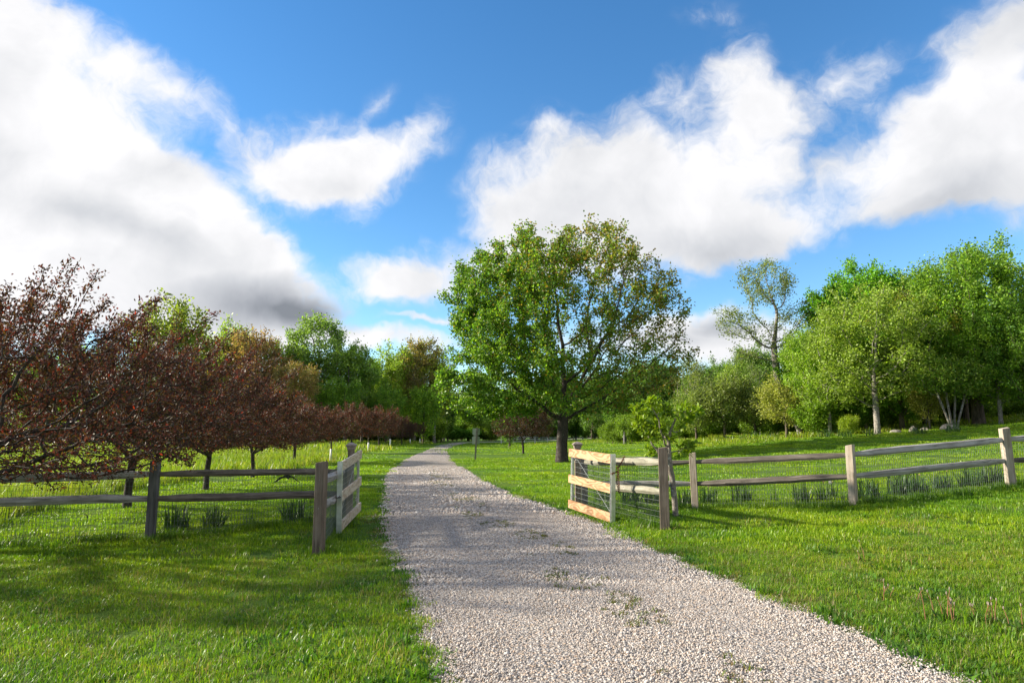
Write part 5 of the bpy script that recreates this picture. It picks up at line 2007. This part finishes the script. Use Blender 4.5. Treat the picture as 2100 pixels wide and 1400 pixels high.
LS = [leaf_shape(k) for k in range(3)]
LM = [arr_mesh('leaf', v, [f], np.tile(c, (len(v), 1)), smooth=True) for v, f, c in LS]
for m_ in LM:
    m_.materials.append(M_bleaf)
tips = np.where(cntS <= 2)[0]
tips = tips[tips > 4]
SV, SF, SC, so_ = [], [], [], 0
count = 0
order = rS.permutation(np.repeat(tips, 14))
order = order[:2000]
print('sapling tips', len(tips))
for k, i_ in enumerate(order):
    d = PS[i_] - PS[parS[i_]]
    d = d / (np.linalg.norm(d) + 1e-9)
    X = Vector(d) * 0.5 + Vector(rS.normal(0, 0.62, 3)) + Vector((0, 0, 0.25))
    X.normalize()
    Zr = Vector((rS.normal(0, .5), rS.normal(0, .5), 1.0))
    Y_ = Zr.cross(X).normalized()
    Z_ = X.cross(Y_)
    M = Matrix((X, Y_, Z_)).transposed().to_4x4()
    M.translation = Vector(PS[i_]) + Vector(rS.normal(0, 0.028, 3))
    M = M @ Matrix.Scale(float(rS.uniform(0.75, 1.3)), 4)
    near = M.translation.y < 0.18
    if near and count < 280:
        o = link('leaf', LM[k % 3], tS)
        o.matrix_local = M
        count += 1
    else:
        v, f, c = LS[k % 3]
        v4 = np.c_[v, np.ones(len(v))] @ np.array(M).T
        SV.append(v4[:, :3]); SF.append(f + so_); SC.append(np.tile(c, (len(v), 1))); so_ += len(v)
o = link('foliage', arr_mesh('sapling_foliage', np.concatenate(SV), [np.concatenate(SF)], np.concatenate(SC), smooth=True), tS, M_bleaf)
tag(o, kind='stuff')

# ------------------------------------------------------------------ daffodil clumps gone over
M_daff = grass_mat('daffodil_leaf', trans=0.25, spec=0.35, tc=(1.2, 1.3, 0.6))
M_head, n, out = mat('dry_flower_head')
principled(n, out, (0.33, 0.22, 0.12), 0.8, 0.2)
M_petal, n, out = mat('white_petal')
principled(n, out, (0.78, 0.77, 0.70), 0.6, 0.2)


def daff_mesh(seed, n_, rad, h, w=0.022):
    return blades('daffodil', n_, rad, h, w, seed, 0.62, [(0.038, 0.075, 0.024), (0.055, 0.115, 0.032), (0.045, 0.10, 0.018)], seg=4, square=False)


DM = [daff_mesh(200 + k, 85, 0.20, 0.40) for k in range(3)]
DS = [daff_mesh(210 + k, 22, 0.12, 0.36, 0.011) for k in range(2)]
DF = [daff_mesh(220 + k, 60, 0.30, 0.42, 0.022) for k in range(2)]
for m_ in DM + DS + DF:
    m_.materials.append(M_daff)


def daffodil(label, px, py, ms, sc, heads=0, flower=False, Y=None, grp='daffodil clumps along the right fence', seed=1):
    if Y is None:
        g_ = ground(px, py)
    else:
        x = at(px, 890, Y).x
        g_ = Vector((x, Y, zg(x, Y)))
    t = empty('daffodil_clump', g_, label, 'daffodils', grp, seed * 1.3)
    t.scale = (sc, sc, sc)
    o = link('leaves', ms, t)
    tag(o, kind='stuff')
    r = np.random.default_rng(seed)
    for k in range(heads):
        a, q = r.uniform(0, 6.28), r.uniform(0.03, 0.14)
        h_ = r.uniform(0.36, 0.46)
        mb = MB().tube([(math.cos(a) * q * 0.5, math.sin(a) * q * 0.5, 0), (math.cos(a) * q, math.sin(a) * q, h_ * 0.6), (math.cos(a) * q * 1.4, math.sin(a) * q * 1.4, h_)], 0.004, 5)
        st_ = link('stem', mb.mesh('stem'), t, M_daff)
        c0 = Vector((math.cos(a) * q * 1.4, math.sin(a) * q * 1.4, h_))
        hd = MB().tube([c0 - Vector((0.012, 0, 0.0)), c0 + Vector((0.004, 0, 0.008)), c0 + Vector((0.022, 0.0, 0.004)), c0 + Vector((0.034, 0, -0.004))], [0.005, 0.011, 0.009, 0.003], 6)
        link('seed_head', hd.mesh('seed_head'), st_, M_head)
    if flower:
        c0 = Vector((0.05, -0.08, 0.40))
        st_ = link('stem', MB().tube([(0.02, -0.03, 0), (0.04, -0.06, 0.22), c0], 0.004, 5).mesh('stem'), t, M_daff)
        mb = MB()
        for k in range(6):
            a = k * math.pi / 3
            d = Vector((math.cos(a), -0.35, math.sin(a)))
            s = Vector((-math.sin(a), 0, math.cos(a)))
            mb.rings([[c0 + d * u * 0.045 + s * w_ * 0.022 * sg + Vector((0, 0.003 * ty, 0)) for sg, ty in ((-1, 0), (1, 0), (1, 1), (-1, 1))] for u, w_ in ((0.1, 0.3), (0.55, 1.0), (1.0, 0.15))])
        mb.tube([c0 + Vector((0, -0.005, 0)), c0 + Vector((0, -0.028, 0))], [0.008, 0.014], 7)
        link('flower', mb.mesh('flower'), st_, M_petal)
    return t


GRP = 'daffodil clumps along the right fence'
daffodil('daffodil clump close to the narrow fence post behind the corner post', 1452, 1031, DM[0], 0.95, 3, seed=1)
daffodil('bushy daffodil clump, second right of the narrow fence post', 1523, 1031, DM[1], 1.1, 2, seed=2)
daffodil('thin daffodil clump midway between two fence posts', 1590, 1029, DS[0], 1.0, 1, seed=3)
daffodil('daffodil clump left of the one with a white flower', 1645, 1030, DM[2], 1.0, 1, seed=4)
daffodil('daffodil clump with one white flower beside the middle fence post', 1695, 1027, DM[0], 0.95, 2, True, seed=5)
daffodil('low dark daffodil clump touching the left side of the middle fence post', 1730, 1032, DS[1], 0.9, 0, seed=6)
daffodil('dense daffodil clump touching the right side of the middle fence post', 1785, 1022, DM[1], 1.05, 3, seed=7)
daffodil('widest daffodil clump under the silver rails', 1845, 1014, DM[2], 1.15, 4, seed=8)
daffodil('daffodil clump right of the widest one under the silver rails', 1880, 1011, DM[0], 1.05, 3, seed=9)
daffodil('daffodil clump alone in the middle of the silver rails span', 1934, 1003, DM[1], 0.95, 3, seed=10)
daffodil('daffodil clump two left of the rightmost fence post', 1990, 998, DM[2], 1.05, 4, seed=11)
daffodil('daffodil clump touching the left side of the rightmost fence post', 2035, 992, DM[0], 1.1, 4, seed=12)
daffodil('daffodil clump behind the lower boards of the fresh pine gate', 1236, 1028, DM[1], 0.95, 0, grp=GRP, seed=13)
daffodil('large dark daffodil clump under the rail beside the rusty chain', 1295, 1033, DM[2], 1.25, 0, grp=GRP, seed=14)
daffodil('daffodil clump just left of the right corner post', 1340, 1031, DM[0], 1.0, 0, grp=GRP, seed=15)
daffodil('daffodil clump between the young tree trunk and the narrow fence post', 1408, 1035, DM[1], 0.9, 1, grp=GRP, seed=16)
GRL = 'daffodil clumps along the left fence'
daffodil('wide daffodil clump just right of the dark left fence post', 362, 1086, DM[2], 1.1, 2, grp=GRL, seed=21)
daffodil('daffodil clump second from the dark left fence post', 438, 1080, DM[0], 0.95, 1, grp=GRL, seed=22)
daffodil('sparse little daffodil clump in the middle of the left fence', 514, 1076, DS[0], 0.85, 0, grp=GRL, seed=23)
daffodil('dense dark daffodil clump left of the left corner post', 600, 1066, DM[1], 1.05, 1, grp=GRL, seed=24)
daffodil('small daffodil clump touching the left corner post', 636, 1066, DS[1], 1.0, 1, grp=GRL, seed=25)
GRF = 'blue-green daffodil clumps at the edge of the wood'
for k, (px, Y_, sc_, lab) in enumerate(((1465, 53, 1.0, 'far blue-green daffodil clump, leftmost below the olive trees'), (1497, 53, 1.2, 'far blue-green daffodil clump below the leftmost olive trees, second of them'),
                                       (1526, 52, 1.5, 'far blue-green daffodil clump, third below the olive trees'), (1552, 51.5, 1.6, 'widest far daffodil clump below the olive trees'),
                                       (1588, 50, 1.4, 'far blue-green daffodil clump below the cream-flecked small tree'), (1690, 44, 1.5, 'far daffodil clump in front of the round bright bush'),
                                       (1732, 42, 1.4, 'far daffodil clump in front of the small yellow-green bush'), (1792, 38.5, 1.4, 'far daffodil clump at the foot of the pale-barked tree'),
                                       (1885, 37, 1.3, 'far daffodil clump in front of the low stones'), (1950, 36, 1.5, 'far daffodil clump in front of the many-stemmed tree'))):
    daffodil(lab, px, 0, DF[k % 2], sc_, 0, Y=Y_, grp=GRF, seed=30 + k)

# ------------------------------------------------------------------ stones at the foot of the wood
M_stone, n, out = mat('field_stone')
g = n.noise(n.new('ShaderNodeTexCoord').outputs['Object'], 4, 6, 0.65)
principled(n, out, n.ramp(g, [(0.35, (0.11, 0.10, 0.085)), (0.65, (0.27, 0.25, 0.22))]), 0.9, 0.2, bump=g, bstr=0.8, bdist=0.05)


def stone(label, px, Y, w, h, seed):
    import bmesh
    r = np.random.default_rng(seed)
    bm = bmesh.new()
    bmesh.ops.create_icosphere(bm, subdivisions=2, radius=1.0)
    ph = r.uniform(0, 6, 6)
    for v in bm.verts:
        d = v.co.copy()
        k = 1 + 0.14 * math.sin(3 * d.x + ph[0]) + 0.12 * math.sin(4 * d.y + ph[1] + 2 * d.z) + 0.08 * math.sin(7 * d.z + ph[2] + 3 * d.x)
        v.co = Vector((d.x * w * k, d.y * w * 0.7 * k, d.z * h * k))
    me = bpy.data.meshes.new('stone')
    bm.to_mesh(me)
    bm.free()
    x = at(px, 890, Y).x
    o = link('stone', me, None, M_stone, (x, Y, zg(x, Y) + h * 0.35), (0, 0, seed))
    return tag(o, label, 'stone', 'stones at the foot of the wood')


stone('largest pale stone between the dark trunk and the many-stemmed tree', 1874, 40.5, 0.34, 0.24, 1)
stone('flat stone just right of the largest pale one', 1896, 40.8, 0.30, 0.16, 2)
stone('flat pale stone at the foot of the many-stemmed tree', 1949, 38.8, 0.5, 0.27, 3)
stone('low stone left of the largest pale one', 1838, 41.5, 0.45, 0.18, 4)
stone('small pale stone among the far daffodils below the olive trees', 1567, 51.5, 0.35, 0.18, 5)

# ------------------------------------------------------------------ birds gliding low over the lawn
M_bird, n, out = mat('black_plumage')
principled(n, out, n.ramp(n.noise(n.new('ShaderNodeTexCoord').outputs['Object'], 30, 3, 0.6), [(0.3, (0.012, 0.012, 0.015)), (0.7, (0.03, 0.032, 0.04))]), 0.55, 0.4)


def bird(label, px, py, Y, span, yaw, droop, roll=0.0):
    """One closed skin lofted from wing tip through the body to the other tip."""
    s = span
    rings = []
    # spanwise stations: (y, z, x lead, x trail, half thickness)
    half = [(0.50, -0.19, 0.00, -0.055, 0.0015), (0.44, -0.165, 0.035, -0.07, 0.004), (0.36, -0.115, 0.06, -0.10, 0.006), (0.27, -0.055, 0.075, -0.115, 0.008), (0.18, -0.012, 0.075, -0.105, 0.011),
            (0.10, 0.004, 0.075, -0.10, 0.016), (0.062, 0.0, 0.10, -0.15, 0.030), (0.04, -0.006, 0.15, -0.25, 0.042), (0.018, -0.01, 0.20, -0.32, 0.05)]
    st = [(y, z, a, b, h) for y, z, a, b, h in half] + [(-y, z, a, b, h) for y, z, a, b, h in reversed(half)]
    for y, z, a, b, h in st:
        z *= droop
        c = (a + b) / 2
        ring = []
        for t in np.linspace(0, 2 * math.pi, 12, endpoint=False):
            u = math.cos(t)
            taper = 1.0 - 0.55 * max(0, -u) ** 2
            ring.append(((c + u * (a - b) / 2) * s, y * s, (z + math.sin(t) * h * taper - abs(y) * 0.0) * s))
        rings.append(ring)
    me = MB().rings(rings).mesh('bird', True)
    p = at(px, py, Y)
    o = link('bird', me, None, M_bird, p, (roll, 0.5, yaw))
    md = o.modifiers.new('smooth', 'SUBSURF')
    md.levels = 1
    md.render_levels = 1
    return tag(o, label, 'bird')


bird('black bird gliding with drooped wings just under the top rail of the left fence', 590, 977.0, 14.2, 0.53, math.pi / 2 + 0.12, 1.35, 0.0)
bird('tiny dark bird flying low over the lawn left of the dark fence post', 178, 1056, 13.0, 0.16, 1.2, 0.8, 0.5)

# ------------------------------------------------------------------ gone-over dandelions in the near right grass
M_stalk, n, out = mat('red_stalk')
principled(n, out, (0.22, 0.10, 0.055), 0.7, 0.2)
M_fluff, n, out = mat('pale_fluff')
principled(n, out, (0.24, 0.20, 0.16), 0.9, 0.1)


def dandelion(label, px, py, n_, h, seed):
    g_ = ground(px, py)
    t = empty('dandelion', g_, label, 'dandelion', 'gone-over dandelions by the drive', 0.0)
    r = np.random.default_rng(seed)
    lm = blades('rosette', 16, 0.06, 0.10, 0.022, seed, 1.0, [(0.07, 0.14, 0.02), (0.09, 0.16, 0.02)], seg=3, square=False)
    o = link('leaves', lm, t, M_grass)
    tag(o, kind='stuff')
    for k in range(n_):
        x, y = r.normal(0, 0.09), r.normal(0, 0.06)
        a, b = r.normal(0, 0.05), r.normal(0, 0.04)
        hh = h * r.uniform(0.6, 1.15)
        st_ = link('stalk', MB().tube([(x, y, -0.01), (x + a * 0.4, y + b * 0.4, hh * 0.6), (x + a, y + b, hh)], [0.0035, 0.0028, 0.0022], 5).mesh('stalk'), t, M_stalk)
        c0 = Vector((x + a, y + b, hh))
        link('head', MB().tube([c0, c0 + Vector((0, 0, 0.006)), c0 + Vector((0, 0, 0.018)), c0 + Vector((0, 0, 0.024))], [0.003, 0.007, 0.006, 0.002], 6).mesh('head'), st_, M_fluff)


dandelion('reddish dandelion stalks standing thickest in the near right grass', 1940, 1272, 9, 0.21, 1)
dandelion('reddish dandelion stalks right of the thickest bunch', 2010, 1280, 7, 0.19, 2)
dandelion('two or three dandelion stalks cut by the right edge of the picture', 2088, 1296, 4, 0.2, 3)
dandelion('short dandelion stalks between the drive and the thickest bunch', 1820, 1228, 5, 0.12, 4)
dandelion('lone pair of tall dandelion stalks farther up the right lawn', 1770, 1152, 2, 0.2, 5)
